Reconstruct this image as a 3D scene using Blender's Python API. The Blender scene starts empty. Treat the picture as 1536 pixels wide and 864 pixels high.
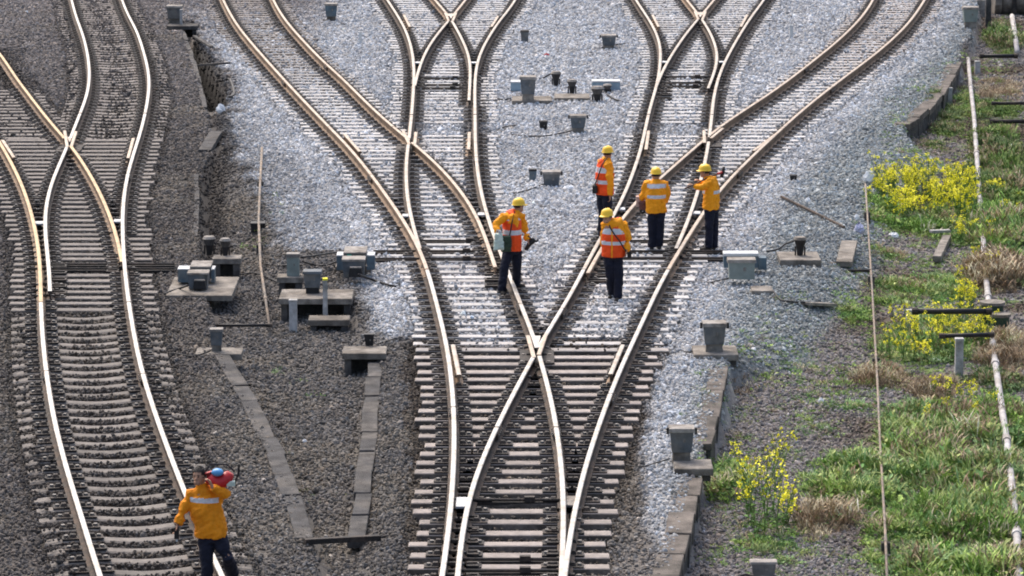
import bpy, bmesh, math, random
import numpy as np
from mathutils import Vector, Matrix
R = math.radians
random.seed(7); rng = np.random.default_rng(11)
sc = bpy.context.scene; col = sc.collection

# ------------------------------------------------------------------ camera, light, exposure
TH = R(10.06); FL = 5870.0; CAMZ = 12.12
cd = bpy.data.cameras.new('camera'); cam = bpy.data.objects.new('camera', cd); col.objects.link(cam)
cam.location = (0, 0, CAMZ); cam.rotation_euler = (R(90) - TH, 0, 0)
cd.sensor_width = 36; cd.lens = FL / 1536 * 36; cd.clip_start = 1; cd.clip_end = 9000
sc.camera = cam
SUN_EL, SUN_AZ = R(56), R(-28)      # azimuth from +Y towards +X
w = bpy.data.worlds.new('World'); sc.world = w; w.use_nodes = True
nt = w.node_tree; bg = nt.nodes['Background']
sky = nt.nodes.new('ShaderNodeTexSky'); sky.sky_type = 'NISHITA'; sky.sun_disc = False
sky.sun_elevation = SUN_EL; sky.sun_rotation = SUN_AZ; sky.air_density = 1.0; sky.dust_density = 6.0; sky.ozone_density = 0.3
nt.links.new(sky.outputs[0], bg.inputs[0]); bg.inputs[1].default_value = 0.15
sd = bpy.data.lights.new('sun', 'SUN'); sd.energy = .8; sd.angle = R(45); sd.color = (1, .965, .92)
so = bpy.data.objects.new('sun', sd); col.objects.link(so)
sv = Vector((math.sin(SUN_AZ) * math.cos(SUN_EL), math.cos(SUN_AZ) * math.cos(SUN_EL), math.sin(SUN_EL)))
so.rotation_euler = sv.to_track_quat('Z', 'Y').to_euler()
sc.cycles.filter_width = 1.9     # soft lens
sc.view_settings.view_transform = 'Standard'; sc.view_settings.look = 'None'
sc.view_settings.exposure = 0.9; sc.view_settings.gamma = 1

# ------------------------------------------------------------------ measuring helpers
cT, sT = math.cos(TH), math.sin(TH)
def at(px, py, z=0.0):
    u = px - 768.0; v = py - 432.0
    dy = FL * cT - v * sT; dz = -FL * sT - v * cT
    t = (z - CAMZ) / dz
    return Vector((u * t, dy * t, z))
def atY(px, py, Y):
    u = px - 768.0; v = py - 432.0
    dy = FL * cT - v * sT; dz = -FL * sT - v * cT
    t = Y / dy
    return Vector((u * t, Y, CAMZ + dz * t))
def to_px(X, Y, z=0.0):
    dz = z - CAMZ
    fwd = Y * cT - dz * sT; up = Y * sT + dz * cT
    return 768 + FL * X / fwd, 432 - FL * up / fwd
def sm(t): t = np.clip(t, 0, 1); return t * t * (3 - 2 * t)
def curveXY(pts, z):
    P = [at(x, y, z) for x, y in pts]
    P.sort(key=lambda p: p.y)
    return np.array([p.y for p in P]), np.array([p.x for p in P])
_h = rng.random((64, 64))
def vnoise(X, Y, sc_=1.0, off=0.0):
    x = np.asarray(X) / sc_ + off; y = np.asarray(Y) / sc_ + off * 1.7
    xi = np.floor(x).astype(int); yi = np.floor(y).astype(int)
    fx = sm(x - xi); fy = sm(y - yi)
    g = lambda a, b: _h[a % 64, b % 64]
    return (g(xi, yi) * (1 - fx) * (1 - fy) + g(xi + 1, yi) * fx * (1 - fy) + g(xi, yi + 1) * (1 - fx) * fy + g(xi + 1, yi + 1) * fx * fy)
def fbm(X, Y, s, off=0.0):
    return .55 * vnoise(X, Y, s, off) + .3 * vnoise(X, Y, s * .45, off + 9) + .15 * vnoise(X, Y, s * .2, off + 21)

# ------------------------------------------------------------------ materials
def mat(name, c, rough=.85, var=.18, scale=6.0, bump=.25, metal=0.0, c2=None, attr=None, objcol=False, fine=None, spec=.3, trans=0.0):
    m = bpy.data.materials.new(name); m.use_nodes = True; t = m.node_tree; N = t.nodes; L = t.links
    p = N['Principled BSDF']; p.inputs['Roughness'].default_value = rough; p.inputs['Metallic'].default_value = metal
    p.inputs['Specular IOR Level'].default_value = spec
    tc = N.new('ShaderNodeTexCoord'); oi = N.new('ShaderNodeObjectInfo')
    ad = N.new('ShaderNodeVectorMath'); ad.operation = 'MULTIPLY_ADD'
    L.new(tc.outputs['Object'], ad.inputs[2]); L.new(oi.outputs['Random'], ad.inputs[0]); ad.inputs[1].default_value = (37, 53, 29)
    n1 = N.new('ShaderNodeTexNoise'); n1.inputs['Scale'].default_value = scale; n1.inputs['Detail'].default_value = 6; n1.inputs['Roughness'].default_value = .65
    L.new(ad.outputs[0], n1.inputs['Vector'])
    mr = N.new('ShaderNodeMapRange'); mr.inputs['From Min'].default_value = .3; mr.inputs['From Max'].default_value = .7
    mr.inputs['To Min'].default_value = 1 - var * 1.6; mr.inputs['To Max'].default_value = 1 + var
    L.new(n1.outputs['Fac'], mr.inputs['Value'])
    base = None
    if attr:
        a = N.new('ShaderNodeAttribute'); a.attribute_name = attr[0]; a.attribute_type = attr[1]; base = a.outputs['Color']
    elif objcol:
        base = oi.outputs['Color']
    if c2 is not None:
        n2 = N.new('ShaderNodeTexNoise'); n2.inputs['Scale'].default_value = scale * .35; n2.inputs['Detail'].default_value = 5
        L.new(ad.outputs[0], n2.inputs['Vector'])
        mx = N.new('ShaderNodeMix'); mx.data_type = 'RGBA'
        r2 = N.new('ShaderNodeMapRange'); r2.inputs['From Min'].default_value = .46; r2.inputs['From Max'].default_value = .62
        L.new(n2.outputs['Fac'], r2.inputs['Value']); L.new(r2.outputs[0], mx.inputs['Factor'])
        if base: L.new(base, mx.inputs['A'])
        else: mx.inputs['A'].default_value = (*c, 1)
        mx.inputs['B'].default_value = (*c2, 1); base = mx.outputs['Result']
    mul = N.new('ShaderNodeMix'); mul.data_type = 'RGBA'; mul.blend_type = 'MULTIPLY'; mul.inputs['Factor'].default_value = 1
    if base: L.new(base, mul.inputs['A'])
    else: mul.inputs['A'].default_value = (*c, 1)
    L.new(mr.outputs[0], mul.inputs['B']); L.new(mul.outputs['Result'], p.inputs['Base Color'])
    if bump:
        b = N.new('ShaderNodeBump'); b.inputs['Strength'].default_value = bump; b.inputs['Distance'].default_value = .02
        n3 = N.new('ShaderNodeTexNoise'); n3.inputs['Scale'].default_value = fine or scale * 4; n3.inputs['Detail'].default_value = 4
        L.new(ad.outputs[0], n3.inputs['Vector']); L.new(n3.outputs['Fac'], b.inputs['Height']); L.new(b.outputs[0], p.inputs['Normal'])
    m['mul'] = 1
    return m
def stone_mat(name, lo, hi):
    m = bpy.data.materials.new(name); m.use_nodes = True; t = m.node_tree; N = t.nodes; L = t.links
    p = N['Principled BSDF']; p.inputs['Roughness'].default_value = .85; p.inputs['Specular IOR Level'].default_value = .25
    a = N.new('ShaderNodeAttribute'); a.attribute_name = 'tint'; a.attribute_type = 'INSTANCER'
    tc = N.new('ShaderNodeTexCoord'); n = N.new('ShaderNodeTexNoise'); n.inputs['Scale'].default_value = 9; L.new(tc.outputs['Object'], n.inputs['Vector'])
    mr = N.new('ShaderNodeMapRange'); mr.inputs['To Min'].default_value = lo; mr.inputs['To Max'].default_value = hi; L.new(n.outputs['Fac'], mr.inputs['Value'])
    mul = N.new('ShaderNodeMix'); mul.data_type = 'RGBA'; mul.blend_type = 'MULTIPLY'; mul.inputs['Factor'].default_value = 1
    L.new(a.outputs['Color'], mul.inputs['A']); L.new(mr.outputs[0], mul.inputs['B']); L.new(mul.outputs['Result'], p.inputs['Base Color'])
    return m
M = dict(
    concrete=mat('sleeper_concrete', (.5, .47, .44), .9, .2, 7, .35, objcol=True, fine=60),
    paleshade=mat('pale_shaded_side_concrete', (.33, .325, .32), .95, .3, 9, .5, c2=(.22, .21, .2)),  # sides of the pale sleepers, a milder shade put into the colour
    sideshade=mat('shaded_side_concrete', (.17, .145, .125), .95, .3, 9, .5, c2=(.1, .085, .072)),  # sleeper sides darker than their tops: shade put into the colour
    slab=mat('old_slab_concrete', (.235, .215, .19), .92, .35, 5, .6, c2=(.15, .133, .113), fine=50),
    slabmid=mat('stained_slab_concrete', (.14, .123, .108), .92, .4, 4, .7, c2=(.08, .072, .063), fine=45),
    slabdark=mat('dark_slab_concrete', (.062, .061, .062), .92, .4, 4, .7, c2=(.1, .093, .086), fine=50),
    palecon=mat('pale_post_concrete', (.42, .42, .42), .9, .25, 9, .3, c2=(.3, .3, .28)),
    rust=mat('rusty_rail_steel', (.085, .06, .045), .8, .3, 9, .3, c2=(.05, .04, .034)),
    tan=mat('tan_rail_steel', (.24, .165, .108), .75, .25, 7, .2, c2=(.15, .105, .072)),
    dark=mat('greasy_dark_iron', (.028, .025, .024), .7, .4, 20, .4, c2=(.055, .042, .035)),
    bolt=mat('worn_bolt_steel', (.2, .19, .18), .55, .3, 30, .2, metal=.4),
    greybox=mat('grey_blue_enamel', (.1, .118, .135), .6, .28, 6, .2, c2=(.15, .15, .145)),
    bluebox=mat('blue_enamel', (.085, .13, .165), .6, .25, 6, .15, c2=(.14, .165, .175)),
    paleblue=mat('pale_blue_enamel', (.22, .31, .38), .5, .12, 6, .1),
    palegrn=mat('grey_green_enamel', (.22, .26, .245), .55, .15, 6, .1),
    lid=mat('dusty_lid', (.3, .28, .255), .85, .3, 9, .3, c2=(.19, .17, .15)),
    white=mat('white_paint', (.52, .54, .55), .6, .12, 8, .1),
    teal=mat('green_sticker', (.05, .42, .3), .5, .05, 8, 0),
    black=mat('black_rubber', (.018, .018, .02), .55, .3, 12, .2),
    pipe=mat('pale_grey_pipe', (.42, .41, .41), .7, .22, 6, .2, c2=(.3, .28, .26)),
    tanpipe=mat('weathered_tan_pipe', (.25, .2, .155), .8, .3, 6, .2, c2=(.2, .18, .16)),
    plastic=mat('white_plastic_bag', (.8, .82, .84), .5, .1, 8, .5),
    lilac=mat('lilac_plastic', (.5, .52, .7), .5, .15, 8, .4),
    skin=mat('skin', (.42, .24, .16), .6, .08, 10, .05),
    yellow=mat('yellow_jacket_cloth', (.95, .36, .01), .75, .12, 7, .5, fine=25),
    amber=mat('orange_yellow_jacket_cloth', (.82, .28, .008), .75, .14, 7, .5, fine=25),
    orange=mat('orange_vest_cloth', (.9, .085, .01), .7, .1, 7, .4, fine=25),
    silver=mat('reflective_tape', (.62, .64, .68), .4, .06, 12, .1),
    navy=mat('navy_trouser_cloth', (.01, .012, .026), .85, .2, 8, .5, fine=25),
    helmet=mat('yellow_helmet_shell', (.9, .56, .03), .35, .05, 5, 0, spec=.5),
    hair=mat('black_hair', (.012, .01, .01), .6, .3, 30, .5),
    boot=mat('dark_boot_leather', (.04, .035, .03), .7, .3, 10, .2),
    eye=mat('dark_eye', (.01, .01, .01), .3, .05, 10, 0),
    green_bag=mat('dark_green_canvas', (.035, .06, .04), .8, .2, 10, .3),
    pale_bag=mat('pale_green_tank_plastic', (.52, .62, .55), .5, .15, 10, .2),
    brown_bag=mat('brown_leather', (.16, .07, .06), .6, .2, 10, .3),
    pinkpap=mat('pinkish_cardboard', (.55, .38, .32), .8, .15, 10, .1),
    red=mat('red_shell', (.45, .01, .015), .4, .1, 8, .1, spec=.5),
    blueshell=mat('blue_shell', (.08, .3, .6), .35, .1, 8, .1, spec=.5),
    wood=mat('weathered_wood', (.2, .15, .12), .9, .25, 9, .4, c2=(.13, .1, .085)),
    handle=mat('dark_tool_handle', (.1, .05, .035), .6, .2, 9, .2),
)
def steel_mat():
    m = mat('polished_rail_head', (.47, .455, .435), .46, .12, 12, .02, metal=.7, c2=(.38, .345, .3)); return m
M['steel'] = steel_mat()
M['steelgold'] = mat('bronzed_rail_head', (.46, .34, .2), .5, .12, 9, .03, metal=.5, c2=(.35, .25, .145))
M['steelcream'] = mat('worn_cream_rail_head', (.43, .39, .345), .48, .12, 9, .03, metal=.55, c2=(.34, .29, .24))
M['steeltan'] = mat('dull_tan_rail_head', (.42, .355, .29), .5, .12, 9, .03, metal=.5, c2=(.33, .26, .2))
M['ground'] = mat('ballast_bed', (.3, .3, .3), .95, .35, 14, .9, attr=('tint', 'GEOMETRY'), fine=22)
M['stone'] = stone_mat('ballast_stone', .55, 1.4)
M['leaf'] = stone_mat('weed_leaf', .7, 1.35)
M['stem'] = mat('plant_stem', (.12, .2, .05), .8, .2, 10, 0)
M['pleaf'] = mat('rape_leaf', (.09, .2, .045), .7, .3, 8, 0, c2=(.15, .27, .05))
M['petal'] = mat('yellow_petal', (.95, .88, .05), .7, .12, 8, 0)

# ------------------------------------------------------------------ mesh builder
class MB:
    def __init__(s): s.v = []; s.f = []; s.m = []
    def add(s, vs, fs, mi=0):
        o = len(s.v); s.v += [tuple(v) for v in vs]; s.f += [tuple(o + i for i in f) for f in fs]; s.m += [mi] * len(fs)
    def box(s, c, d, rz=0.0, mi=0, taper=1.0, ch=0.0, taper_bot=1.0, rx=0.0):
        x, y, z = d[0] / 2, d[1] / 2, d[2] / 2
        a, b = math.cos(rz), math.sin(rz); vs = []
        rings = [(-z, taper_bot, 0)] + ([(z - ch, taper, 0), (z, taper, ch)] if ch else [(z, taper, 0)])
        for zz, t, i in rings:
            for sx, sy in ((-1, -1), (1, -1), (1, 1), (-1, 1)):
                px, py = sx * (x * t - i), sy * (y * t - i)
                pz = zz
                if rx: py, pz = py * math.cos(rx) - pz * math.sin(rx), py * math.sin(rx) + pz * math.cos(rx)
                vs.append((c[0] + px * a - py * b, c[1] + px * b + py * a, c[2] + pz))
        n = len(rings); fs = [(3, 2, 1, 0)]
        for k in range(n - 1):
            for j in range(4):
                fs.append((k * 4 + j, k * 4 + (j + 1) % 4, k * 4 + 4 + (j + 1) % 4, k * 4 + 4 + j))
        fs.append(tuple(4 * (n - 1) + j for j in range(4)))
        s.add(vs, fs, mi)
    def cyl(s, c, r, h, n=12, mi=0, r2=None, axis='z'):
        r2 = r if r2 is None else r2; vs = []
        for zz, rr in ((0, r), (h, r2)):
            for k in range(n):
                an = 2 * math.pi * k / n; p = (rr * math.cos(an), rr * math.sin(an), zz)
                if axis == 'x': p = (p[2], p[0], p[1])
                if axis == 'y': p = (p[1], p[2], p[0])
                vs.append((c[0] + p[0], c[1] + p[1], c[2] + p[2]))
        s.add(vs, [(k, (k + 1) % n, n + (k + 1) % n, n + k) for k in range(n)] + [tuple(range(n - 1, -1, -1)), tuple(range(n, 2 * n))], mi)
    def tube(s, pts, rad, n=8, mi=0, flat=1.0, ref=None):
        pts = [Vector(p) for p in pts]; K = len(pts)
        rads = rad if isinstance(rad, (list, tuple)) else [rad] * K
        vs = []
        for i, p in enumerate(pts):
            d = (pts[min(i + 1, K - 1)] - pts[max(i - 1, 0)]).normalized()
            u = Vector(ref) if ref is not None else (Vector((0, 0, 1)) if abs(d.z) < .9 else Vector((0, 1, 0)))
            if ref is not None: a = (u - d * u.dot(d)).normalized(); b = d.cross(a)
            else: a = d.cross(u).normalized(); b = a.cross(d).normalized()
            ra, rb = rads[i] if isinstance(rads[i], (tuple, list)) else (rads[i], rads[i] * flat)
            for k in range(n):
                an = 2 * math.pi * k / n; vs.append(p + a * (ra * math.cos(an)) + b * (rb * math.sin(an)))
        fs = [(i * n + k, i * n + (k + 1) % n, (i + 1) * n + (k + 1) % n, (i + 1) * n + k) for i in range(K - 1) for k in range(n)]
        fs += [tuple(range(n - 1, -1, -1)), tuple((K - 1) * n + k for k in range(n))]
        s.add(vs, fs, mi)
    def ball(s, c, r, nu=12, nv=8, mi=0, z0=-1.0):
        rx, ry, rz = r if isinstance(r, (tuple, list)) else (r, r, r)
        vs = []; fs = []
        for j in range(nv + 1):
            ph = math.asin(max(-1, min(1, z0 + (1 - z0) * 0))) + (math.pi / 2 - math.asin(max(-1, z0))) * j / nv
            for k in range(nu):
                an = 2 * math.pi * k / nu
                vs.append((c[0] + rx * math.cos(ph) * math.cos(an), c[1] + ry * math.cos(ph) * math.sin(an), c[2] + rz * math.sin(ph)))
        for j in range(nv):
            for k in range(nu): fs.append((j * nu + k, j * nu + (k + 1) % nu, (j + 1) * nu + (k + 1) % nu, (j + 1) * nu + k))
        fs.append(tuple(range(nu - 1, -1, -1))); s.add(vs, fs, mi)
    def mesh(s, name, mats, smooth=False):
        me = bpy.data.meshes.new(name); me.from_pydata(s.v, [], s.f)
        for m in (mats if isinstance(mats, (list, tuple)) else [mats]): me.materials.append(m)
        me.polygons.foreach_set('material_index', s.m)
        if smooth: me.polygons.foreach_set('use_smooth', [True] * len(s.f))
        me.update(); return me
    def build(s, name, mats, parent=None, smooth=False, loc=None):
        o = bpy.data.objects.new(name, s.mesh(name, mats, smooth)); col.objects.link(o)
        if parent: o.parent = parent
        if loc is not None: o.location = loc
        return o
def tag(o, label=None, cat=None, group=None, kind=None):
    if label: o['label'] = label
    if cat: o['category'] = cat
    if group: o['group'] = group
    if kind: o['kind'] = kind
    return o
def empty(name, loc, label=None, cat=None, group=None, rz=0.0):
    o = bpy.data.objects.new(name, None); col.objects.link(o); o.location = loc; o.rotation_euler.z = rz; o.empty_display_size = .2
    return tag(o, label, cat, group)

# ------------------------------------------------------------------ rails traced on the ground (rail head level)
RZ = 0.20
TR = dict(
 A1=[(-60,15),(0,79),(25,117.5),(50,150),(75,182.5),(100,210),(108,219),(125,243.5),(142.5,273.5),(157.5,303.5),(170,336),(179,368.5),(183,392)],
 A2=[(100,-30),(107.5,0),(114,25),(124,50),(131,77.5),(134.5,105),(134,125),(130,145),(120,170),(110,195),(102,216),(90,243.5),(77.5,271),(70,298.5),(66.5,328.5),(68,356),(71.5,380),(74,405),(75,436)],
 A3=[(174,-30),(183,0),(191,20),(205,45),(215,75),(222.5,105),(224.5,125),(223,140),(219,165),(212.5,192),(205,216),(195,246),(189,271),(185,298.5),(183.5,323.5),(184,356),(186,391),(190,432),(197,480),(209,544),(224,595),(243,648),(262,700),(280,745),(306,805),(333,864),(380,960)],
 A4=[(-60,120),(-30,165),(0,213),(22.5,253),(35,281),(46,313.5),(53.5,346),(58.5,376),(60.5,403.5),(61,432),(61.5,470),(64,510),(67.5,544),(75,600),(85,648),(98,698),(115,750),(132,807),(150,864),(182,960)],
 B1=[(322,-30),(335,0),(345,20),(359,42),(384,72),(409,100),(434,127.5),(459,154),(484,180),(509,205),(521,217),(539,238.5),(559,263.5),(576.5,288.5),(596.5,316),(613,342),(628,368.5),(639,396),(648.5,428),(656.5,462),(665,492),(671.5,522),(676,555),(679.5,590),(681.5,620),(682,648),(681.5,680.5),(680,713),(678,745.5),(675,778),(671,810.5),(667,843),(663,864),(648,960)],
 B2=[(398,-30),(410,0),(421,20),(434,37.5),(459,65),(484,91),(509,112.5),(534,137.5),(559,162.5),(584,185),(609,205),(624,217),(646.5,236.5),(671.5,261),(694,288.5),(712,316),(725.5,346),(735,376),(743,400)],
 CL=[(562,-30),(581.5,0),(596.5,22.5),(609,45),(616.5,67.5),(620,87.5),(621.5,107.5),(620.5,130),(619,155),(616.5,182.5),(612.5,216),(609,241),(609,266),(610,291),(614,316),(620,338.5),(626,361),(634,385)],
 C3=[(788,-30),(773,0),(768,7.5),(744,37.5),(727,65),(718,85),(713.5,105),(712,130),(712.5,162),(713,216),(715,248.5),(719.5,278.5),(726.5,308.5),(735,336),(743,358),(752,382),(761,402),(771,430),(783,460),(793,485),(805,512),(813,549.5),(820.5,572),(827,594.5),(832,622),(836,648),(840.5,678),(844,713),(846,748),(846,788),(844.5,823),(842,864),(838,960)],
 DL=[(720,-30),(698,0),(676.5,26),(654,52.5),(639,75),(630,97.5),(624,117.5),(622,128)],
 DR=[(627,-30),(653,0),(675,25),(690.5,52.5),(701,75),(706,95),(705,122),(703.5,150)],
 F1=[(938,-30),(954,0),(968,20),(980.5,40),(988,57.5),(991.5,75),(990.5,95),(988,115),(984,132.5),(978,150),(970.5,180),(964,214),(953.5,248.5),(943,276),(931,303.5),(920,323.5),(908,343),(893,371),(877,400),(861,432),(848,455),(834,477),(820,498),(808,518),(795.5,542),(785.5,562),(775.5,579.5),(765,597),(754,619),(741.5,648),(726.5,678),(714,708),(704.5,735.5),(699,760.5),(693,798),(688.5,828),(685.5,864),(680,960)],
 FL=[(1096,-30),(1070.5,0),(1050.5,24),(1030.5,47.5),(1013,72.5),(998,97.5),(988,118),(984,130)],
 FR=[(1009,-30),(1030.5,0),(1050.5,24),(1065.5,47.5),(1074.5,70),(1077,87.5),(1072,107.5),(1066,122),(1062,132)],
 F2=[(1165,-30),(1145.5,0),(1123,30),(1103,62.5),(1085.5,95),(1076,120),(1070.5,145),(1068,170),(1065.5,197),(1062.5,216),(1056,252),(1046,290),(1034,325),(1023,353),(1014,372)],
 G1=[(1324,-30),(1309.5,0),(1297,20),(1277,42),(1252,65),(1227,85),(1202,105),(1177,124),(1152,142),(1118,163.5),(1093,180),(1068,197.5),(1050.5,214),(1030.5,231),(1010.5,248.5),(993,263.5),(970,285),(953,302),(935.5,323.5),(914,353),(896,381),(881,410)],
 G2=[(1402,-30),(1387,0),(1369.5,26),(1352,46),(1327,69),(1302,89),(1277,107.5),(1252,126),(1227,145.5),(1202,166),(1177,188),(1151.5,212),(1125.5,236.5),(1100.5,261),(1078,286),(1055.5,317),(1036,347),(1020,374),(1005.5,396.5),(988,428),(978,450),(967,474.5),(955.5,500),(943,524.5),(933,546),(923,570),(913,596),(903,622),(894,648),(883,681),(873,714),(865.5,745.5),(859,778),(854,808),(849,838),(846,864),(836,960)],
)
RC = {}
for k, pts in TR.items():
    ys, xs = curveXY(pts, RZ)
    Y = np.arange(ys[0], ys[-1], .25)
    # smooth: catmull-like via dense linear interpolation and repeated windowed mean
    X = np.interp(Y, ys, xs); W = 13
    for _ in range(3):
        pad = np.concatenate([2 * X[0] - X[W // 2:0:-1], X, 2 * X[-1] - X[-2:-W // 2 - 1:-1]])
        X = np.convolve(pad, np.ones(W) / W, 'valid')
    RC[k] = (Y, X)
def rx(k, Y): return np.interp(Y, RC[k][0], RC[k][1])
def yy(py): return at(768, py, RZ).y
def inr(k, Y): return RC[k][0][0] <= Y <= RC[k][0][-1]
def rail_mesh(Y0, Y1, xf, head=1.0, dz=0.0, step=.5):
    prof = [(-.075, 0), (-.075, .012), (-.012, .03), (-.009, .125), (-.036 * head, .137), (-.0365 * head, .166), (-.028 * head, .1745), (0, .176),
            (.028 * head, .1745), (.0365 * head, .166), (.036 * head, .137), (.009, .125), (.012, .03), (.075, .012), (.075, 0)]
    n = max(2, int(abs(Y1 - Y0) / step) + 1); Y = np.linspace(Y0, Y1, n); X = xf(Y)
    dX = np.gradient(X, Y); z0 = RZ - .176 + dz
    mb = MB(); K = len(prof); vs = []
    for i in range(n):
        L = math.hypot(1, dX[i]); nx, ny = 1 / L, -dX[i] / L
        for a, b in prof: vs.append((X[i] + a * nx, Y[i] + a * ny, z0 + b))
    fs = []; ms = []
    for i in range(n - 1):
        for k in range(K - 1):
            fs.append((i * K + k, i * K + k + 1, (i + 1) * K + k + 1, (i + 1) * K + k)); ms.append(1 if 5 <= k <= 8 else 0)
    fs.append(tuple(range(K))); fs.append(tuple((n - 1) * K + K - 1 - k for k in range(K))); ms += [0, 0]
    fs = [tuple(reversed(f)) for f in fs]
    mb.v = vs; mb.f = fs; mb.m = ms
    return mb
def rail(parent, k, p0, p1, name='rail', side='rust', top=None, dz=0.0, head=1.0, label=None):
    if top is None: top = 'steel' if (p0 > 420 or k[0] == 'A') else 'steelcream'
    Y0, Y1 = yy(p0), yy(p1)
    Y0 = max(Y0, RC[k][0][0]); Y1 = min(Y1, RC[k][0][-1])
    o = rail_mesh(Y0, Y1, lambda Y: rx(k, Y), head, dz).build(name, [M[side], M[top]], parent)
    if label: o['label'] = label
    return o
def short_rail(parent, pa, pb, name='guard_rail', side='tan', top='steeltan', bend=.04):
    a, b = at(*pa, RZ), at(*pb, RZ)
    if a.y > b.y: a, b = b, a
    def xf(Y):
        t = (Y - a.y) / (b.y - a.y); return a.x + (b.x - a.x) * t
    if pa[1] > 420 and name == 'guard_rail': side, top = 'tan', 'steelcream'
    return rail_mesh(a.y, b.y, xf, 1, .003, .4).build(name, [M[side], M[top]], parent)

# ------------------------------------------------------------------ terrain shape and colour
def pline(pts): return curveXY(pts, 0.0)
XR = pline([(960,1000),(1000,864),(1040,700),(1075,600),(1090,540),(1140,505),(1190,450),(1240,400),(1275,330),(1300,262),(1375,222),(1352,190),(1400,142),(1436,92),(1455,50),(1466,0),(1475,-40)])
ML = pline([(475,1000),(468,830),(450,760),(402,655),(350,575),(330,530),(308,450),(296,370),(296,262),(318,225),(311,180),(298,120),(274,46),(268,20)])
MRR = pline([(580,1000),(582,864),(585,700),(590,560),(575,480),(520,420),(440,385),(400,300),(355,230),(338,175),(345,130),(300,55),(290,20)])
Yhi, Ylo = at(768, 210, 0).y, at(768, 540, 0).y
Ytop = at(768, 30, 0).y
Ytr = at(768, 158, 0).y
Y450 = at(768, 440, 0).y
def band(a, b, p0, p1, X, Y, e=.6):
    Ya, Yb = yy(p0), yy(p1); l = np.minimum(rx(a, Y), rx(b, Y)) - e; r = np.maximum(rx(a, Y), rx(b, Y)) + e
    return (Y > Ya) & (Y < Yb) & (X > l) & (X < r)
def in_track(X, Y):
    low1 = band('B1', 'G2', 960, 507, X, Y); low2 = band('A4', 'A3', 960, 196, X, Y) | band('A2', 'A3', 196, -20, X, Y) | band('A4', 'A1', 195, 60, X, Y)
    rest = band('B1', 'G2', 507, 470, X, Y) | band('B1', 'C3', 470, 190, X, Y) | band('F1', 'G2', 470, 190, X, Y) | band('CL', 'C3', 190, -20, X, Y) | band('F1', 'F2', 190, -20, X, Y)
    curv = band('B1', 'B2', 190, -20, X, Y) | band('G1', 'G2', 190, -20, X, Y)
    return low1, low2, rest, curv
def height(X, Y):
    X = np.asarray(X, float); Y = np.asarray(Y, float)
    b1, b2, b3, b4 = in_track(X, Y)
    return np.where(b1 | b2 | b3 | b4, -.13, height0(X, Y))
def height0(X, Y):
    z = -.035 + .05 * (fbm(X, Y, 1.1) - .5) + .04 * (fbm(X, Y, 4, 5) - .5)
    xr = np.interp(Y, *XR); mf = sm((Y - Ylo + .3) / 2.2) * sm((Yhi - Y) / 1.5)
    z = z - np.where(Y < 130, .47 * sm((X - xr + .25 * mf) / (.12 + 1.2 * mf)), 0)
    z = z - np.where(X > xr, .12 * (fbm(X, Y, 2.2, 31) - .5) * sm((X - xr) / .6), 0)
    ml = np.interp(Y, *ML); mr = np.interp(Y, *MRR)
    d = np.where(Y > Ytr, .8, np.where(Y > Y450 + 4, .45, .3))
    m = sm((X - ml) / .15) * sm((mr - X) / np.where(Y > Ytr, .2, np.where(Y > Y450, .9, .5)))
    z = z - np.where(Y < Ytop, d * m, 0)
    return z
def pg(px, py, dz=0.0):
    z = 0.0
    for _ in range(5):
        p = at(px, py, z); z = float(height(p.x, p.y))
    p.z = z + dz; return p
RAILSX = ['A1','A2','A3','A4','B1','B2','CL','C3','DL','DR','F1','FL','FR','F2','G1','G2']
LEFTL = np.array([(268,-60),(275,20),(302,58),(350,130),(335,180),(352,230),(392,300),(420,372),(500,372),(552,395),(536,440),(558,500),(600,516),(640,512),(640,1100)], float)
def lightmask(px, py):
    """1 on fresh pale ballast, 0 on old dark ballast"""
    lx = np.interp(py, LEFTL[:13, 1], LEFTL[:13, 0])
    a = sm((px - lx + 14) / 36)
    # inside bottom turnout the bed is dark again
    yb = 500 + 10 * np.sin(px / 37.0)
    lo = sm((py - yb) / 22)
    rb = np.interp(py, [500, 560, 700, 760, 864, 1000], [985, 965, 945, 950, 985, 1000])
    b = sm((px - rb) / 30)
    return a * (1 - lo) + np.where(px > 700, b, 0) * lo
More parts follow.
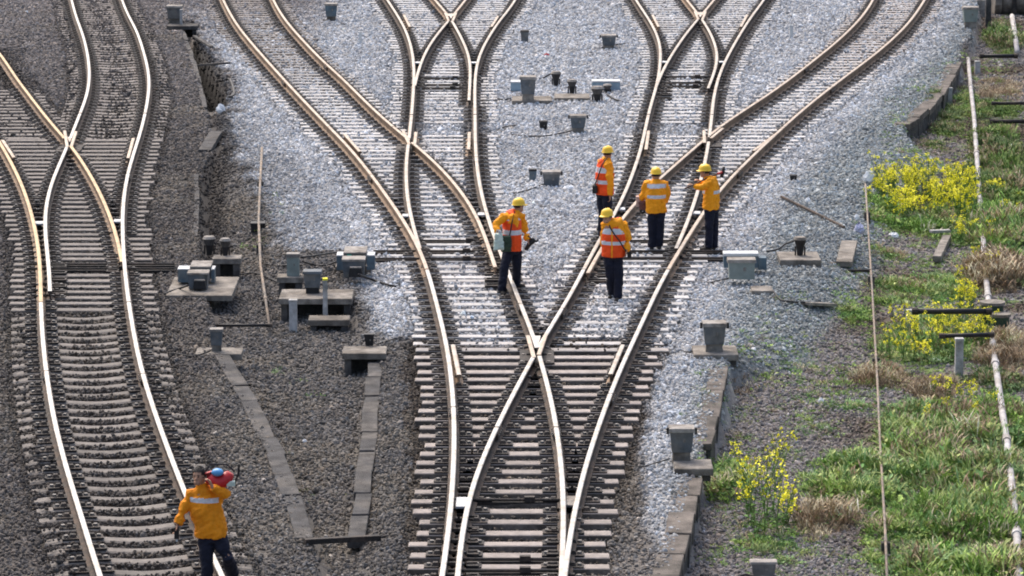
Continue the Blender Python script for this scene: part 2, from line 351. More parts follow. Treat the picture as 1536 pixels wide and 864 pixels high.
def tint(X, Y, stain=True):
    px, py = to_px(X, Y, 0.0)
    px = px + (60 * (fbm(X, Y, .8, 3) - .5) + 26 * (vnoise(X, Y, .12, 33) - .5)) * np.where((py > 470) & (px > 570) & (px < 1010), .5, 1); py = py + 12 * (fbm(X, Y, .9, 13) - .5)
    l = lightmask(px, py)[:, None]
    dr = sm((X - np.interp(Y, *RC['G2']) - .7) / 1.2) * (py > -60); dl = sm((np.interp(Y, *RC['B1']) - X - .7) / 1.2) * (px < 660)
    fr = (fbm(X, Y, 2.5, 201) - .5) * .3
    light = np.array([.415, .425, .44]) * (1 + fr)[:, None] * (1 - .38 * dr[:, None] * np.array([1.05, .95, .97])) * (1 - .27 * dl)[:, None]
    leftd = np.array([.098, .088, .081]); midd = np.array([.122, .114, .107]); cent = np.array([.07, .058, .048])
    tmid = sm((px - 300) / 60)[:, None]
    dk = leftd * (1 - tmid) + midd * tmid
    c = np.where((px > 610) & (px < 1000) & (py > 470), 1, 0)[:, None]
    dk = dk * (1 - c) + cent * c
    # upper left: older, browner
    t = sm((260 - py) / 200)[:, None] * sm((430 - px) / 60)[:, None]
    dk = dk * (1 - t) + np.array([.165, .15, .142]) * t
    out = dk * (1 - l) + light * l
    sp = (sm((fbm(X, Y, 1.8, 301) - .5) / .18) * .5)[:, None] * (1 - l)
    out = out * (1 - sp) + np.array([.165, .145, .118]) * sp
    topbrown = (sm((75 - py) / 90) * sm((540 - px) / 100))[:, None]
    out = out * (1 - topbrown) + np.array([.2, .18, .17]) * topbrown
    # old gravel and soil on the right below the edge
    xr = np.interp(Y, *XR)
    mf = sm((Y - Ylo + .3) / 2.2) * sm((Yhi - Y) / 1.5)
    r = sm((X - xr - (-.12 + .67 * mf) - .5 * (fbm(X, Y, 1.2, 41) - .5)) / .35)[:, None]
    g = np.array([.2, .185, .18]); soil = np.array([.11, .085, .065])
    f = sm((fbm(X, Y, 1.6, 17) - .42) / .2)[:, None] * sm((px - 1180) / 180)[:, None]
    rg = g * (1 - f) + soil * f
    out = out * (1 - r) + rg * r
    # lower strip beside the right slab: greyer
    q = (sm((py - 700) / 140) * (px > 900) * (px < 1010))[:, None]
    out = out * (1 - .35 * q) + np.array([.26, .25, .245]) * .35 * q
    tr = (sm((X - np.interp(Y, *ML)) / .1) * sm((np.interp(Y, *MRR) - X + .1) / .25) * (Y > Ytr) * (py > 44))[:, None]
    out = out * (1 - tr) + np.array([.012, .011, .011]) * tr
    ditch_shade = (sm((X - np.interp(Y, *ML)) / .08) * sm((np.interp(Y, *ML) + .5 - X + .3 * fbm(X, Y, .5, 61)) / .2) * sm((375 - py) / 20) * (py > 165))[:, None] * .75  # shade along the foot of the left ditch wall, painted into the tint
    out = out * (1 - ditch_shade) + np.array([.03, .027, .026]) * ditch_shade
    if stain:
        s = np.zeros(len(X))
        for k in RAILSX:
            Yk, Xk = RC[k]; d = np.abs(X - np.interp(Y, Yk, Xk)); ok = (Y > Yk[0]) & (Y < Yk[-1])
            wdt = .17 + .12 * (vnoise(X, Y, .35, 7))
            s = np.maximum(s, np.where(ok, 1 - sm((d - wdt) / .14), 0))
        st = np.where(py < 470, .72, .8) * s
        out = out * (1 - st[:, None]) + np.array([.05, .043, .038]) * st[:, None]
    return np.clip(out, .01, .9)

# ------------------------------------------------------------------ ground sheet
def axis(fine0, fine1, step, far):
    a = list(np.arange(fine0, fine1 + .001, step)); lo = [fine0 - d for d in (4, 12, 30, 80, 250, 900, far)][::-1]; hi = [fine1 + d for d in (4, 12, 30, 80, 250, 900, far)]
    return np.array(lo + a + hi)
gx = axis(-19, 19, .16, 4000); gy = axis(43, 124, .2, 4000)
GX, GY = np.meshgrid(gx, gy); nx_, ny_ = len(gx), len(gy)
fx, fy = GX.ravel(), GY.ravel(); fz = height(fx, fy)
me = bpy.data.meshes.new('ground')
V = np.stack([fx, fy, fz], 1); I = np.arange(nx_ * ny_).reshape(ny_, nx_)
F = np.stack([I[:-1, :-1], I[:-1, 1:], I[1:, 1:], I[1:, :-1]], -1).reshape(-1, 4)
me.vertices.add(len(V)); me.vertices.foreach_set('co', V.ravel())
me.loops.add(F.size); me.loops.foreach_set('vertex_index', F.ravel().astype(np.int32))
me.polygons.add(len(F)); me.polygons.foreach_set('loop_start', np.arange(0, F.size, 4, dtype=np.int32)); me.polygons.foreach_set('loop_total', np.full(len(F), 4, np.int32))
me.update(); me.validate()
a = me.attributes.new('tint', 'FLOAT_COLOR', 'POINT')
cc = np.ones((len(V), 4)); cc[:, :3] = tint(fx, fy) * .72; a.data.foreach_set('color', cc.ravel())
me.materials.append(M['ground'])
g = bpy.data.objects.new('ground', me); col.objects.link(g); tag(g, kind='structure')

# ------------------------------------------------------------------ sleepers, fastenings, rails per track
def flat_sleeper_mesh(L, side='sideshade'):
    mb = MB(); mb.box((0, 0, -.1), (L, .25, .2), ch=.012, taper=.98, taper_bot=1.0); mb.m = [1] * 5 + [0] * 5; return mb.mesh('sleeper', [M['concrete'], M[side]])
def curved_sleeper_mesh(L=2.5, sag=.05):
    xs = [-.5, -.4, -.27, -.16, -.07, 0, .07, .16, .27, .4, .5]; zs = [-.03, .0, .004, -.025, -.045, -.05, -.045, -.025, .004, .0, -.03]
    vs = []; fs = []
    for x, z in zip(xs, zs):
        X = x * L
        for y, zz in ((-.15, -.2), (-.135, z - .02), (-.1, z), (.1, z), (.135, z - .02), (.15, -.2)): vs.append((X, y, zz))
    for i in range(len(xs) - 1):
        for k in range(5): fs.append((i * 6 + k, (i + 1) * 6 + k, (i + 1) * 6 + k + 1, i * 6 + k + 1))
    fs += [(0, 1, 2, 3, 4, 5), tuple((len(xs) - 1) * 6 + k for k in (5, 4, 3, 2, 1, 0))]
    mb = MB(); mb.add(vs, fs); mb.m = [1 if (i < len(fs) - 2 and i % 5 in (0, 4)) else 0 for i in range(len(fs))]; return mb.mesh('sleeper', [M['concrete'], M['sideshade']])
_sl = {}
SLEEPERS = []     # (cx, cy, L, ang, covered)
def sleeper(parent, cx, cy, L, ang, kind, colr, z=.02, cover=0.0):
    L = round(L * 5) / 5 if kind == 'flat' else 2.5
    pale = colr[2] > .41
    key = (kind, L, pale)
    if key not in _sl: _sl[key] = flat_sleeper_mesh(L, 'paleshade' if pale else 'sideshade') if kind == 'flat' else curved_sleeper_mesh()
    o = bpy.data.objects.new('sleeper', _sl[key]); col.objects.link(o); o.parent = parent
    o.location = (cx, cy, z + random.uniform(-.006, .006)); o.rotation_euler = (random.uniform(-.02, .02), 0, ang + random.uniform(-.011, .011))
    f = random.uniform(.8, 1.14); o.color = (colr[0] * f, colr[1] * f, colr[2] * f, 1)
    SLEEPERS.append((cx, cy, L, ang, cover))
def seat(mb, x, y, ang, big=1.0):
    z = .024
    mb.box((x, y, z + .006), (.54 * big, .22, .02), ang, 0)
    for s in (-1, 1):
        dx, dy = s * .125 * math.cos(ang), s * .125 * math.sin(ang)
        mb.box((x + dx, y + dy, z + .035), (.1, .13, .045), ang, 0, taper=.6)
        mb.cyl((x + dx * 1.7, y + dy * 1.7, z + .015), .03, .03, 8, 1)
def run(parent, rails, p0, p1, step, kind='flat', colf=None, ext=.52, outer=None, follow=False, cover=None, seats=None, phase=0.0):
    """sleepers from photo row p0 (near) to p1 (far); rails = names whose outermost pair sets the length"""
    Y0, Y1 = yy(p0), yy(p1); Y = Y0 + phase
    fast = MB()
    while Y < Y1:
        on = [k for k in rails if inr(k, Y)]
        if len(on) >= 2:
            xs = sorted(float(rx(k, Y)) for k in on)
            xl, xr_ = xs[0], xs[-1]
            ang = 0.0
            if follow:
                k = on[0]; ang = -math.atan(float(rx(k, Y + .5) - rx(k, Y - .5)))
            cx = (xl + xr_) / 2; L = xr_ - xl + 2 * ext
            c = colf(Y) if colf else (.5, .48, .46)
            sleeper(parent, cx + (random.uniform(-.05, .05) if kind == 'flat' else 0), Y, L, ang, kind, c, cover=cover(Y) if cover else 0)
            last = None
            for x in xs:
                if last is not None and x - last < .16: continue
                seat(fast, x, Y + (x - cx) * math.tan(ang), ang); last = x
        Y += step * random.uniform(.985, 1.015)
    if fast.v:
        o = fast.build('rail_fastenings', [M['dark'], M['bolt']], parent); tag(o, kind='stuff')

def lerp(a, b, t): return tuple(a[i] + (b[i] - a[i]) * t for i in range(3))
PINK = (.30, .268, .247); PALE = (.445, .437, .43); OLD = (.205, .187, .172); OLDB = (.155, .142, .13)
y_at = lambda py: yy(py)
# --- bottom centre turnout
T1 = empty('railway_turnout', at(768, 700, 0), 'nearest turnout, its wide pinkish concrete sleepers on dark bed with big white-railed crossing', 'railway track')
def rel(par):  # children are written in world space
    return par
def zero(par): par.location = (0, 0, 0); return par
zero(T1)
rail(T1, 'B1', 960, 404); rail(T1, 'G2', 960, 404)
rail(T1, 'C3', 960, 533, 'blade_rail', dz=-.003); rail(T1, 'F1', 960, 533, 'blade_rail', dz=-.003)
rail(T1, 'C3', 521, 404, dz=-.002); rail(T1, 'F1', 521, 404)
short_rail(T1, (801, 536), (792, 503), 'wing_rail', 'rust', 'steeltan'); short_rail(T1, (808, 532), (818, 503), 'wing_rail', 'rust', 'steeltan')
short_rail(T1, (679.5, 517), (688.5, 562)); short_rail(T1, (934, 517), (915.5, 561))
def c1(Y):
    t = float(sm((Y - y_at(530)) / (y_at(480) - y_at(530)))); return lerp(PINK, PALE, t)
cov1 = lambda Y: float(sm((Y - y_at(515)) / (y_at(490) - y_at(515))))
run(T1, ['B1', 'G2', 'C3', 'F1'], 960, 470, .6, colf=c1, cover=lambda Y: .3 * cov1(Y))
run(T1, ['B1', 'C3'], 469, 402, .6, colf=lambda Y: PALE, cover=lambda Y: .3)
run(T1, ['F1', 'G2'], 469, 402, .6, colf=lambda Y: PALE, cover=lambda Y: .35, phase=.1)
# --- left turnout (two tracks part at the second row)
T2 = zero(empty('railway_turnout', (0, 0, 0), 'left middle turnout on pale ballast where a tan-railed track bends away to the upper left', 'railway track'))
rail(T2, 'B1', 403, 190, side='tan', top='steeltan'); rail(T2, 'C3', 403, 172)
rail(T2, 'CL', 372, 216, 'blade_rail', dz=-.003); rail(T2, 'CL', 207, 172)
rail(T2, 'B2', 400, 213, 'blade_rail', dz=-.003, side='tan', top='steeltan'); rail(T2, 'B2', 206, 190, side='tan', top='steeltan', dz=-.002)
short_rail(T2, (614, 216), (605, 196), 'wing_rail'); short_rail(T2, (622, 216), (624, 198), 'wing_rail')
short_rail(T2, (517, 201), (540, 227)); short_rail(T2, (704, 198), (703, 224))
run(T2, ['B1', 'C3', 'CL', 'B2'], 401, 188, .6, colf=lambda Y: PALE, cover=lambda Y: .12)
# --- right turnout
T3 = zero(empty('railway_turnout', (0, 0, 0), 'right middle turnout where four men stand, one track bending away to the upper right', 'railway track'))
rail(T3, 'G2', 403, 190, side='tan', top='steeltan'); rail(T3, 'F1', 403, 172)
rail(T3, 'F2', 372, 212, 'blade_rail', dz=-.003); rail(T3, 'F2', 203, 172)
rail(T3, 'G1', 409, 208, 'blade_rail', dz=-.003, side='tan', top='steeltan'); rail(T3, 'G1', 201, 190, side='tan', top='steeltan', dz=-.002)
short_rail(T3, (1057, 214), (1056, 195), 'wing_rail'); short_rail(T3, (1066, 207), (1084, 192), 'wing_rail')
short_rail(T3, (973, 196), (969, 224)); short_rail(T3, (1163, 201), (1130, 226))
run(T3, ['G2', 'F1', 'F2', 'G1'], 401, 188, .6, colf=lambda Y: PALE, cover=lambda Y: .12)
# --- far turnouts
def far_turnout(lab, l, r, bl, br, crossing, guards):
    t = zero(empty('railway_turnout', (0, 0, 0), lab, 'railway track'))
    rail(t, l, 171, -30); rail(t, r, 171, -30)
    cy = crossing[1]
    rail(t, bl, 135, cy + 5, 'blade_rail', dz=-.003); rail(t, bl, cy - 2, -30, side='tan', top='steeltan', dz=-.002)
    rail(t, br, 152, cy + 5, 'blade_rail', dz=-.003); rail(t, br, cy - 2, -30, side='tan', top='steeltan')
    cx = crossing[0]
    short_rail(t, (cx - 3, cy + 5), (cx - 8, cy - 7), 'wing_rail'); short_rail(t, (cx + 3, cy + 5), (cx + 8, cy - 7), 'wing_rail')
    for g0, g1 in guards: short_rail(t, g0, g1)
    run(t, [l, r, bl, br], 171, -12, .6, colf=lambda Y: PALE, cover=lambda Y: .15)
    return t
T4 = far_turnout('far turnout left of centre whose crossing sits at the top edge', 'CL', 'C3', 'DL', 'DR', (676, 26), [((606, 22), (615, 40)), ((747, 24), (737, 40))])
T5 = far_turnout('far turnout right of centre whose crossing sits near the top edge', 'F1', 'F2', 'FL', 'FR', (1050.5, 24), [((979, 22), (988, 40)), ((1121, 22), (1111, 40))])
# --- plain curved tracks
TB = zero(empty('railway_track', (0, 0, 0), 'plain curved track with tan rails leading to the top left of the pale ballast', 'railway track'))
rail(TB, 'B1', 189.5, -30, side='tan', top='steeltan'); rail(TB, 'B2', 189.5, -30, side='tan', top='steeltan')
run(TB, ['B1', 'B2'], 188, -20, .58, colf=lambda Y: lerp(PALE, OLD, float(sm((Y - y_at(170)) / (y_at(60) - y_at(170))))), cover=lambda Y: .12)
TG = zero(empty('railway_track', (0, 0, 0), 'plain curved track with rusty tan rails leading to the top right corner', 'railway track'))
rail(TG, 'G1', 189.5, -30, side='tan', top='steeltan'); rail(TG, 'G2', 189.5, -30, side='tan', top='steeltan')
run(TG, ['G1', 'G2'], 188, -20, .6, colf=lambda Y: lerp(PALE, (.36, .33, .31), float(sm((Y - y_at(140)) / (y_at(60) - y_at(140))))), cover=lambda Y: .25)
# --- left line
TA = zero(empty('railway_turnout', (0, 0, 0), 'leftmost turnout with golden and white rails crossing on dark old ballast', 'railway track'))
rail(TA, 'A3', 452, 170, side='rust'); rail(TA, 'A4', 452, 100, side='tan', top='steelgold')
rail(TA, 'A2', 436, 219, 'blade_rail', dz=-.003); rail(TA, 'A2', 207, 170)
rail(TA, 'A1', 392, 218, 'blade_rail', dz=-.003, side='tan', top='steelgold'); rail(TA, 'A1', 207, 10, side='tan', top='steelgold', dz=-.002)
short_rail(TA, (101, 220), (97, 196), 'wing_rail'); short_rail(TA, (107, 219), (114, 197), 'wing_rail')
short_rail(TA, (4, 210), (21, 236)); short_rail(TA, (200, 207), (192, 237))
cA = lambda Y: OLD
run(TA, ['A3', 'A4', 'A2', 'A1'], 448, 196, .57, colf=cA, cover=lambda Y: .0)
run(TA, ['A4', 'A1'], 195, 60, .57, colf=cA, cover=lambda Y: .2)
TA2 = zero(empty('railway_track', (0, 0, 0), 'far plain track of the left line, bending at the top left between grey sleepers', 'railway track'))
rail(TA2, 'A3', 169, -30); rail(TA2, 'A2', 169, -30)
run(TA2, ['A2', 'A3'], 194, -20, .56, 'curved', colf=cA, follow=True, cover=lambda Y: .1)
TA3 = zero(empty('railway_track', (0, 0, 0), 'near plain track of the left line with sagging dark grey sleepers at the lower left', 'railway track'))
rail(TA3, 'A3', 960, 453); rail(TA3, 'A4', 960, 453)
run(TA3, ['A4', 'A3'], 960, 449.5, .585, 'curved', colf=lambda Y: lerp(OLDB, OLD, .35), follow=True, cover=lambda Y: .0)

def frog(parent, nose, far_l, far_r):
    n, l, r = at(*nose, RZ), at(*far_l, RZ), at(*far_r, RZ); h = .1; mb = MB()
    a, b = n + Vector((-.012, 0, 0)), n + Vector((.012, 0, 0)); tops = [a, b, r, l]
    vs = [Vector((p.x, p.y, RZ - .005)) for p in tops] + [Vector((p.x, p.y, RZ - .13)) for p in tops]
    mb.add(vs, [(0, 1, 2, 3), (4, 7, 6, 5), (0, 4, 5, 1), (1, 5, 6, 2), (2, 6, 7, 3), (3, 7, 4, 0)]); mb.build('frog_nose', M['steel' if nose[1] > 420 else 'steelcream'], parent)
    mb = MB(); mb.box((n.x, n.y, .04), (.55, 1.1, .03), 0, 0, ch=.005); mb.build('frog_plate', M['dark'], parent)
frog(T1, (805.5, 521), (801, 503), (811, 503)); frog(T2, (613.5, 211), (609, 203), (616, 203)); frog(T3, (1063, 205), (1063, 198), (1070, 197))
frog(T4, (676.5, 27), (672, 20), (681, 20)); frog(T5, (1050.5, 25), (1046, 18), (1055, 18)); frog(TA, (104.5, 212), (101, 205), (108, 205))
def joint(parent, k, py):
    Y = yy(py); x = float(rx(k, Y)); an = -math.atan(float(rx(k, Y + .5) - rx(k, Y - .5)))
    for s_ in (-1, 1):
        mb = MB(); mb.box((x + s_ * .035, Y, .115), (.03, .62, .09), an, 0, ch=.004)
        for q in (-.22, -.07, .07, .22): mb.box((x + s_ * .056 - math.sin(an) * q, Y + q, .115), (.02, .035, .035), an, 1)
        mb.build('joint_bar', [M['rust'], M['bolt']], parent)
    mb = MB(); mb.box((x, Y, RZ - .012), (.078, .014, .03), an); mb.build('joint_gap', M['dark'], parent)
for par, k, py in ((T1, 'B1', 610), (T1, 'G2', 590), (T1, 'C3', 455), (T1, 'F1', 462), (T2, 'B1', 262), (T2, 'C3', 235), (T3, 'F1', 240), (T3, 'G2', 255), (TA3, 'A3', 560), (TA3, 'A4', 556), (TB, 'B1', 120), (TB, 'B2', 96), (TG, 'G1', 100), (TG, 'G2', 130), (TA, 'A3', 260), (T1, 'F1', 640), (T1, 'C3', 640)):
    joint(par, k, py)
# --- spacer plates, drive rods, slide plates in each switch
def spacer(parent, x0, x1, py, m='white'):
    a, b = at(x0, py, .15), at(x1, py, .15)
    mb = MB(); mb.box(((a.x + b.x) / 2, a.y, .13), (abs(b.x - a.x) + .02, .3 + .25 * (py > 600), .03), ch=.006)
    return mb.build('spacer_plate', M[m], parent)
for par, x0, x1, py in ((T1, 685, 701, 752), (T1, 848, 864, 750), (T2, 604, 613, 322), (T2, 717, 729, 320), (T3, 924, 937, 312), (T3, 1038, 1050, 318),
                        (TA, 52, 66, 333), (TA, 171, 182, 330), (T4, 622, 631, 93), (T4, 707, 716, 93), (T5, 992, 1000, 92), (T5, 1079, 1086, 92)):
    spacer(par, x0, x1, py, 'white' if par is not T1 or x0 < 800 else 'lid')
def rods(parent, x0, x1, pys):
    for py in pys:
        a, b = at(x0, py, .06), at(x1, py, .06)
        mb = MB(); mb.tube([a, (a + b) / 2, b], .022, 6); 
        mb.box(((a.x * .35 + b.x * .65), a.y, .075), (.14, .09, .07))
        mb.build('drive_rod', M['dark'], parent)
        mb = MB(); mb.box(((a.x + b.x) / 2, a.y + .04, .012), (b.x - a.x, .12, .04)); mb.build('rod_trough', M['dark'], parent)
rods(T2, 560, 775, (376.5, 388)); rods(T2, 628, 745, (361,)); rods(T3, 884, 1090, (376.5, 387)); rods(T3, 905, 1025, (361,))
rods(TA, 40, 262, (396, 403)); rods(T4, 610, 722, (117, 127)); rods(T4, 618, 712, (132,)); rods(T5, 975, 1085, (115, 124)); rods(T5, 985, 1075, (129,))
rods(T1, 672, 850, (839, 856)); rods(T1, 700, 845, (750,))
def slides(parent, x0, x1, y0, y1, n):
    mb = MB()
    for i in range(n):
        py = y0 + (y1 - y0) * (i + .5) / n; a, b = at(x0, py, .05), at(x1, py, .05)
        mb.box(((a.x + b.x) / 2, a.y, .045), (abs(b.x - a.x), .24, .035), 0, 0)
        mb.box(((a.x + b.x) / 2, a.y, .07), (abs(b.x - a.x) * .8, .04, .03), 0, 0)
    tag(mb.build('slide_plates', M['dark'], parent), kind='stuff')
slides(T2, 727, 757, 380, 432, 6); slides(T3, 878, 912, 392, 425, 4); slides(TA, 72, 100, 394, 444, 5); slides(T4, 691, 706, 127, 153, 5); slides(T5, 984, 1008, 122, 150, 5)
slides(T1, 700, 718, 768, 960, 11); slides(T1, 820, 838, 768, 960, 11); slides(TA, 160, 178, 380, 410, 4); slides(T2, 632, 646, 372, 404, 4); slides(T3, 1002, 1016, 372, 402, 3)

# ------------------------------------------------------------------ retaining slabs and trough covers
def slab_line(pts, wid, joints, matn, label, cat, z_top=.0, thick=.12, piece='slab', name='concrete_edging', drop=0.0, zoff=None):
    """a row of slabs along a line given in the photograph; joints = fractions"""
    P = [at(x, y, z_top) for x, y in pts]
    seg = [0]
    for i in range(1, len(P)): seg.append(seg[-1] + (P[i] - P[i - 1]).length)
    def pt(s):
        for i in range(1, len(P)):
            if s <= seg[i] or i == len(P) - 1:
                t = (s - seg[i - 1]) / (seg[i] - seg[i - 1]); return P[i - 1] + (P[i] - P[i - 1]) * t
    root = empty(name, P[0], label, cat)
    S = seg[-1]; n = joints
    for i in range(n):
        a, b = pt(S * i / n), pt(S * (i + 1) / n)
        d = b - a; L = d.length - .02; ang = math.atan2(d.y, d.x)
        mb = MB(); mb.box((0, 0, -thick / 2), (L, wid * random.uniform(.94, 1.05), thick), 0, ch=.008)
        o = mb.build(piece, M[matn], root); c = (a + b) / 2 - P[0]
        o.location = (c.x + random.uniform(-.02, .02), c.y, random.uniform(-.015, .012)); o.rotation_euler = (random.uniform(-.03, .03), random.uniform(-.02, .02), ang + random.uniform(-.02, .02))
        if drop:
            mb = MB(); mb.box((0, 0, -thick - drop / 2), (L * .96, .07, drop)); q = mb.build('wall_panel', M['slabdark'], root); q.location = o.location + Vector((wid * .32, 0, 0)); q.rotation_euler = o.rotation_euler
    return root
slab_line([(985, 930), (998, 864), (1018, 790), (1033, 715)], .36, 7, 'slabmid', 'row of weathered slabs retaining pale ballast at the lower right, below the nearer slab platform', 'concrete edging', .0, .12, drop=.38)
slab_line([(1052, 665), (1066, 610), (1078, 548)], .3, 6, 'slabmid', 'narrow row of concrete slabs edging the ballast between the two grey boxes on slabs', 'concrete edging', -.0, .1, drop=.38)
slab_line([(1352, 186), (1378, 168), (1402, 146), (1420, 118), (1434, 92)], .34, 9, 'slabmid', 'curved row of dark slabs holding back the ballast bank above the yellow flowers', 'concrete edging', .0, .14, drop=.42)
slab_line([(536, 808), (544, 740), (552, 668), (557, 610), (564, 542)], .23, 9, 'slabdark', 'straight line of dark grey trough covers running down beside the centre track', 'trough cover row', -.1, .12, piece='cover', name='cable_trough')
slab_line([(458, 806), (440, 745), (418, 690), (398, 648), (368, 590), (334, 532)], .25, 10, 'slabdark', 'bending line of dark trough covers between the left track and the centre', 'trough cover row', .0, .12, piece='cover', name='cable_trough')
slab_line([(300, 512), (301, 470), (300, 446)], .2, 4, 'slabdark', 'short run of grey trough covers behind the small post box at the left', 'trough cover row', -.04, .1, piece='cover', name='cable_trough')
slab_line([(306, 224), (316, 208), (323, 196)], .28, 2, 'slabdark', 'two tilted brown slabs lying at the edge of the left ditch', 'slab', .03, .12, name='loose_slabs')
slab_line([(295, 262), (294, 310), (293, 352)], .1, 9, 'slabdark', 'low dark wall edge along the left ditch beside the grey gravel', 'concrete edging', -.0, .12, drop=.2)
slab_line([(274, 46), (286, 80), (298, 120), (308, 160)], .12, 14, 'slabdark', 'low concrete wall along the dark trench at the upper left', 'concrete edging', .0, .14, drop=.35)
def plank(pa, pb, w, t, m, label, cat, name, z=.0, dz=0.0):
    a, b = pg(*pa), pg(*pb); a.z += z + dz; b.z += z + dz
    c = (a + b) / 2; d = b - a
    mb = MB(); mb.box((0, 0, 0), (d.length, w, t), 0, ch=.006)
    o = mb.build(name, M[m]); o.location = c; o.rotation_euler = (0, -math.atan2(d.z, math.hypot(d.x, d.y)), math.atan2(d.y, d.x)); return tag(o, label, cat)
plank((457, 819), (570, 813), .09, .07, 'dark', 'thin blackened plank lying across the lower ends of the trough covers', 'plank', 'wooden_plank', .06)
plank((292, 91), (318, 91), .1, .05, 'slabdark', 'first narrow concrete crossbar over the dark trench', 'crossbar', 'trench_crossbar', .42)
plank((298, 119), (344, 119), .1, .05, 'slabdark', 'second, longer concrete crossbar over the dark trench near the cable loop', 'crossbar', 'trench_crossbar', .42)
plank((1172, 299), (1266, 345), .05, .04, 'rust', 'long rusty iron bar lying slantwise on the pale ballast bank', 'iron bar', 'iron_bar', .06)
plank((1405, 398), (1420, 366), .16, .12, 'slab', 'short broken concrete beam lying in the weeds under the flowers', 'beam', 'broken_beam', .12)
plank((1396, 362), (1424, 361), .14, .05, 'palecon', 'small pale stone lying across the end of the broken beam', 'stone', 'pale_stone', .2)
plank((1206, 458), (1247, 458), .25, .05, 'slab', 'flat weathered board half buried in gravel below the dark slab platform', 'board', 'buried_board', .05)
plank((1266, 404), (1274, 372), .3, .1, 'slab', 'tilted slab piece leaning beside the thin tan pipe', 'slab', 'slab_piece', .1)

# ------------------------------------------------------------------ trackside equipment
def platform(px0, px1, py, depth, top, label, m='slab', thick=.1, legs=True, sup='slabdark', name='slab_platform'):
    """slab with its near top edge seen between px0 and px1 on row py; top = height of its upper face"""
    a, b = at(px0, py, top), at(px1, py, top); g0 = pg((px0 + px1) / 2, py)
    root = empty(name, ((a.x + b.x) / 2, a.y, g0.z), label, 'slab platform')
    W = b.x - a.x; zt = top - g0.z
    MBx = MB(); MBx.box((0, depth / 2, zt - thick / 2), (W, depth, thick), 0, ch=.01); MBx.build('slab', M[m], root)
    h = zt - thick + .1
    if legs and h > .06:
        for s in (-1, 1):
            q = MB(); q.box((s * (W / 2 - .09), depth / 2, h / 2 - .1), (.11, depth * .86, h)); q.build('support', M[sup], root)
        q = MB(); q.box((0, depth * .8, h / 2 - .1), (W - .3, .08, h)); q.build('back_wall', M['slabdark'], root)
    return root
def jbox(px, py, wpx, hpx, label, m='greybox', lid=True, base=0.0, taper=.84, ped=True, ears=False, z=None, lidm='lid', dep=.8, pedm='slab'):
    """junction box with its foot seen at (px, py)"""
    p = pg(px, py) if z is None else at(px, py, z); s = 121.6 * 0 + FL / ((p.y) * cT - (p.z - CAMZ) * sT)
    W = wpx / s; H = hpx / (s * .98)
    root = empty('junction_box', p, label, 'junction box')
    ph = H * .26 if ped else 0
    if ped:
        q = MB(); q.box((0, 0, ph / 2 - .02), (W * .72, W * dep * .7, ph + .04), taper=.95, ch=.005); q.build('pedestal', M[pedm], root)
    q = MB(); q.box((0, 0, ph + (H - ph) * .42), (W * .92, W * dep, (H - ph) * .84), 0, taper_bot=taper, ch=.004); b = q.build('case', M[m], root)
    if lid:
        q = MB(); q.box((0, 0, ph + (H - ph) * .9), (W * 1.04, W * dep * 1.12, (H - ph) * .16), 0, taper=.97, ch=.006)
        l = q.build('lid', M[lidm], root)
        if ears:
            for sx in (-1, 1):
                q = MB(); q.box((sx * W * .55, -W * dep * .3, ph + (H - ph) * .86), (W * .1, W * .16, (H - ph) * .26)); q.build('hinge', M['black'], root)
    q = MB(); q.box((W * .1, -W * dep * .47, ph + (H - ph) * .5), (W * .1, .02, W * .14)); q.build('latch', M['bolt'], b)
    return root
platform(292, 362, 531, .55, -.02, 'slab platform carrying the small post box beside the bending trough covers', legs=False)
platform(513, 579, 530, .62, .05, 'slab platform at the head of the straight trough covers, hollow under its left half')
platform(418, 528, 448, .95, .10, 'large raised slab platform behind the white concrete stub, highest of the group')
platform(415, 455, 416, .4, .12, 'small slab behind the large platform under the grey conduit box')
platform(462, 524, 480, .45, -.1, 'low slab platform in front of the large one, holding the yellow capped post')
platform(248, 348, 443, 1.9, .02, 'broad slab platform under the left point machine', legs=False)
platform(318, 361, 388, .45, .08, 'small slab under the two mushroom shaped cable posts')
platform(503, 556, 400, 1.1, .1, 'slab under the blue point machine with the green sticker', legs=False)
platform(1170, 1232, 390, .95, .08, 'thick slab platform with a black cable post on top, right of the long blue machine', thick=.14)
platform(1041, 1108, 532, .8, .06, 'slab platform under the farther grey box at the right ballast edge')
platform(1012, 1070, 703, .62, .06, 'slab platform under the nearer grey box at the right ballast edge')
platform(1128, 1160, 436, .5, .04, 'tilted small slab in front of the grey green box', legs=False)
platform(768, 828, 151, .9, .06, 'slab under the far grey box left of the far equipment row', legs=False)
platform(832, 885, 147, .9, .06, 'slab under the black cable posts in the far equipment row', thick=.08, legs=False)
platform(250, 296, 39, .7, .1, 'dark slab platform at the top left under the box with white post', 'slabdark', legs=True)
jbox(1071, 526, 36, 44, 'farther of two dusty-lidded grey boxes on slab platforms at the right ballast edge', ears=True, z=.06)
jbox(1022, 689, 38, 50, 'nearer of two dusty-lidded grey boxes on slab platforms at the right ballast edge', ears=True, z=.06)
jbox(867, 198, 25, 26, 'tapered grey box with wide lid standing alone behind the man in profile', ears=True)
jbox(827, 278, 28, 22, 'low wide grey box beside the little blue box', ped=False, ears=True)
jbox(799, 271, 12, 18, 'little blue box with black cap on pale ballast', 'bluebox', ped=False, lidm='black')
jbox(815, 195, 13, 14, 'small dark box half sunk in pale ballast', 'black', ped=False, lidm='slabdark')
jbox(913, 73, 23, 21, 'tapered grey box at the top between the two far turnouts', ears=True)
jbox(787, 63, 13, 18, 'small dark grey box beside the far left turnout', ped=False, lidm='slabdark')
jbox(497, 31, 19, 26, 'blue grey box at the top beside the plain bending track', 'bluebox')
jbox(262, 34, 24, 26, 'dark blue grey box with flat cap on the top left slab platform', z=.1)
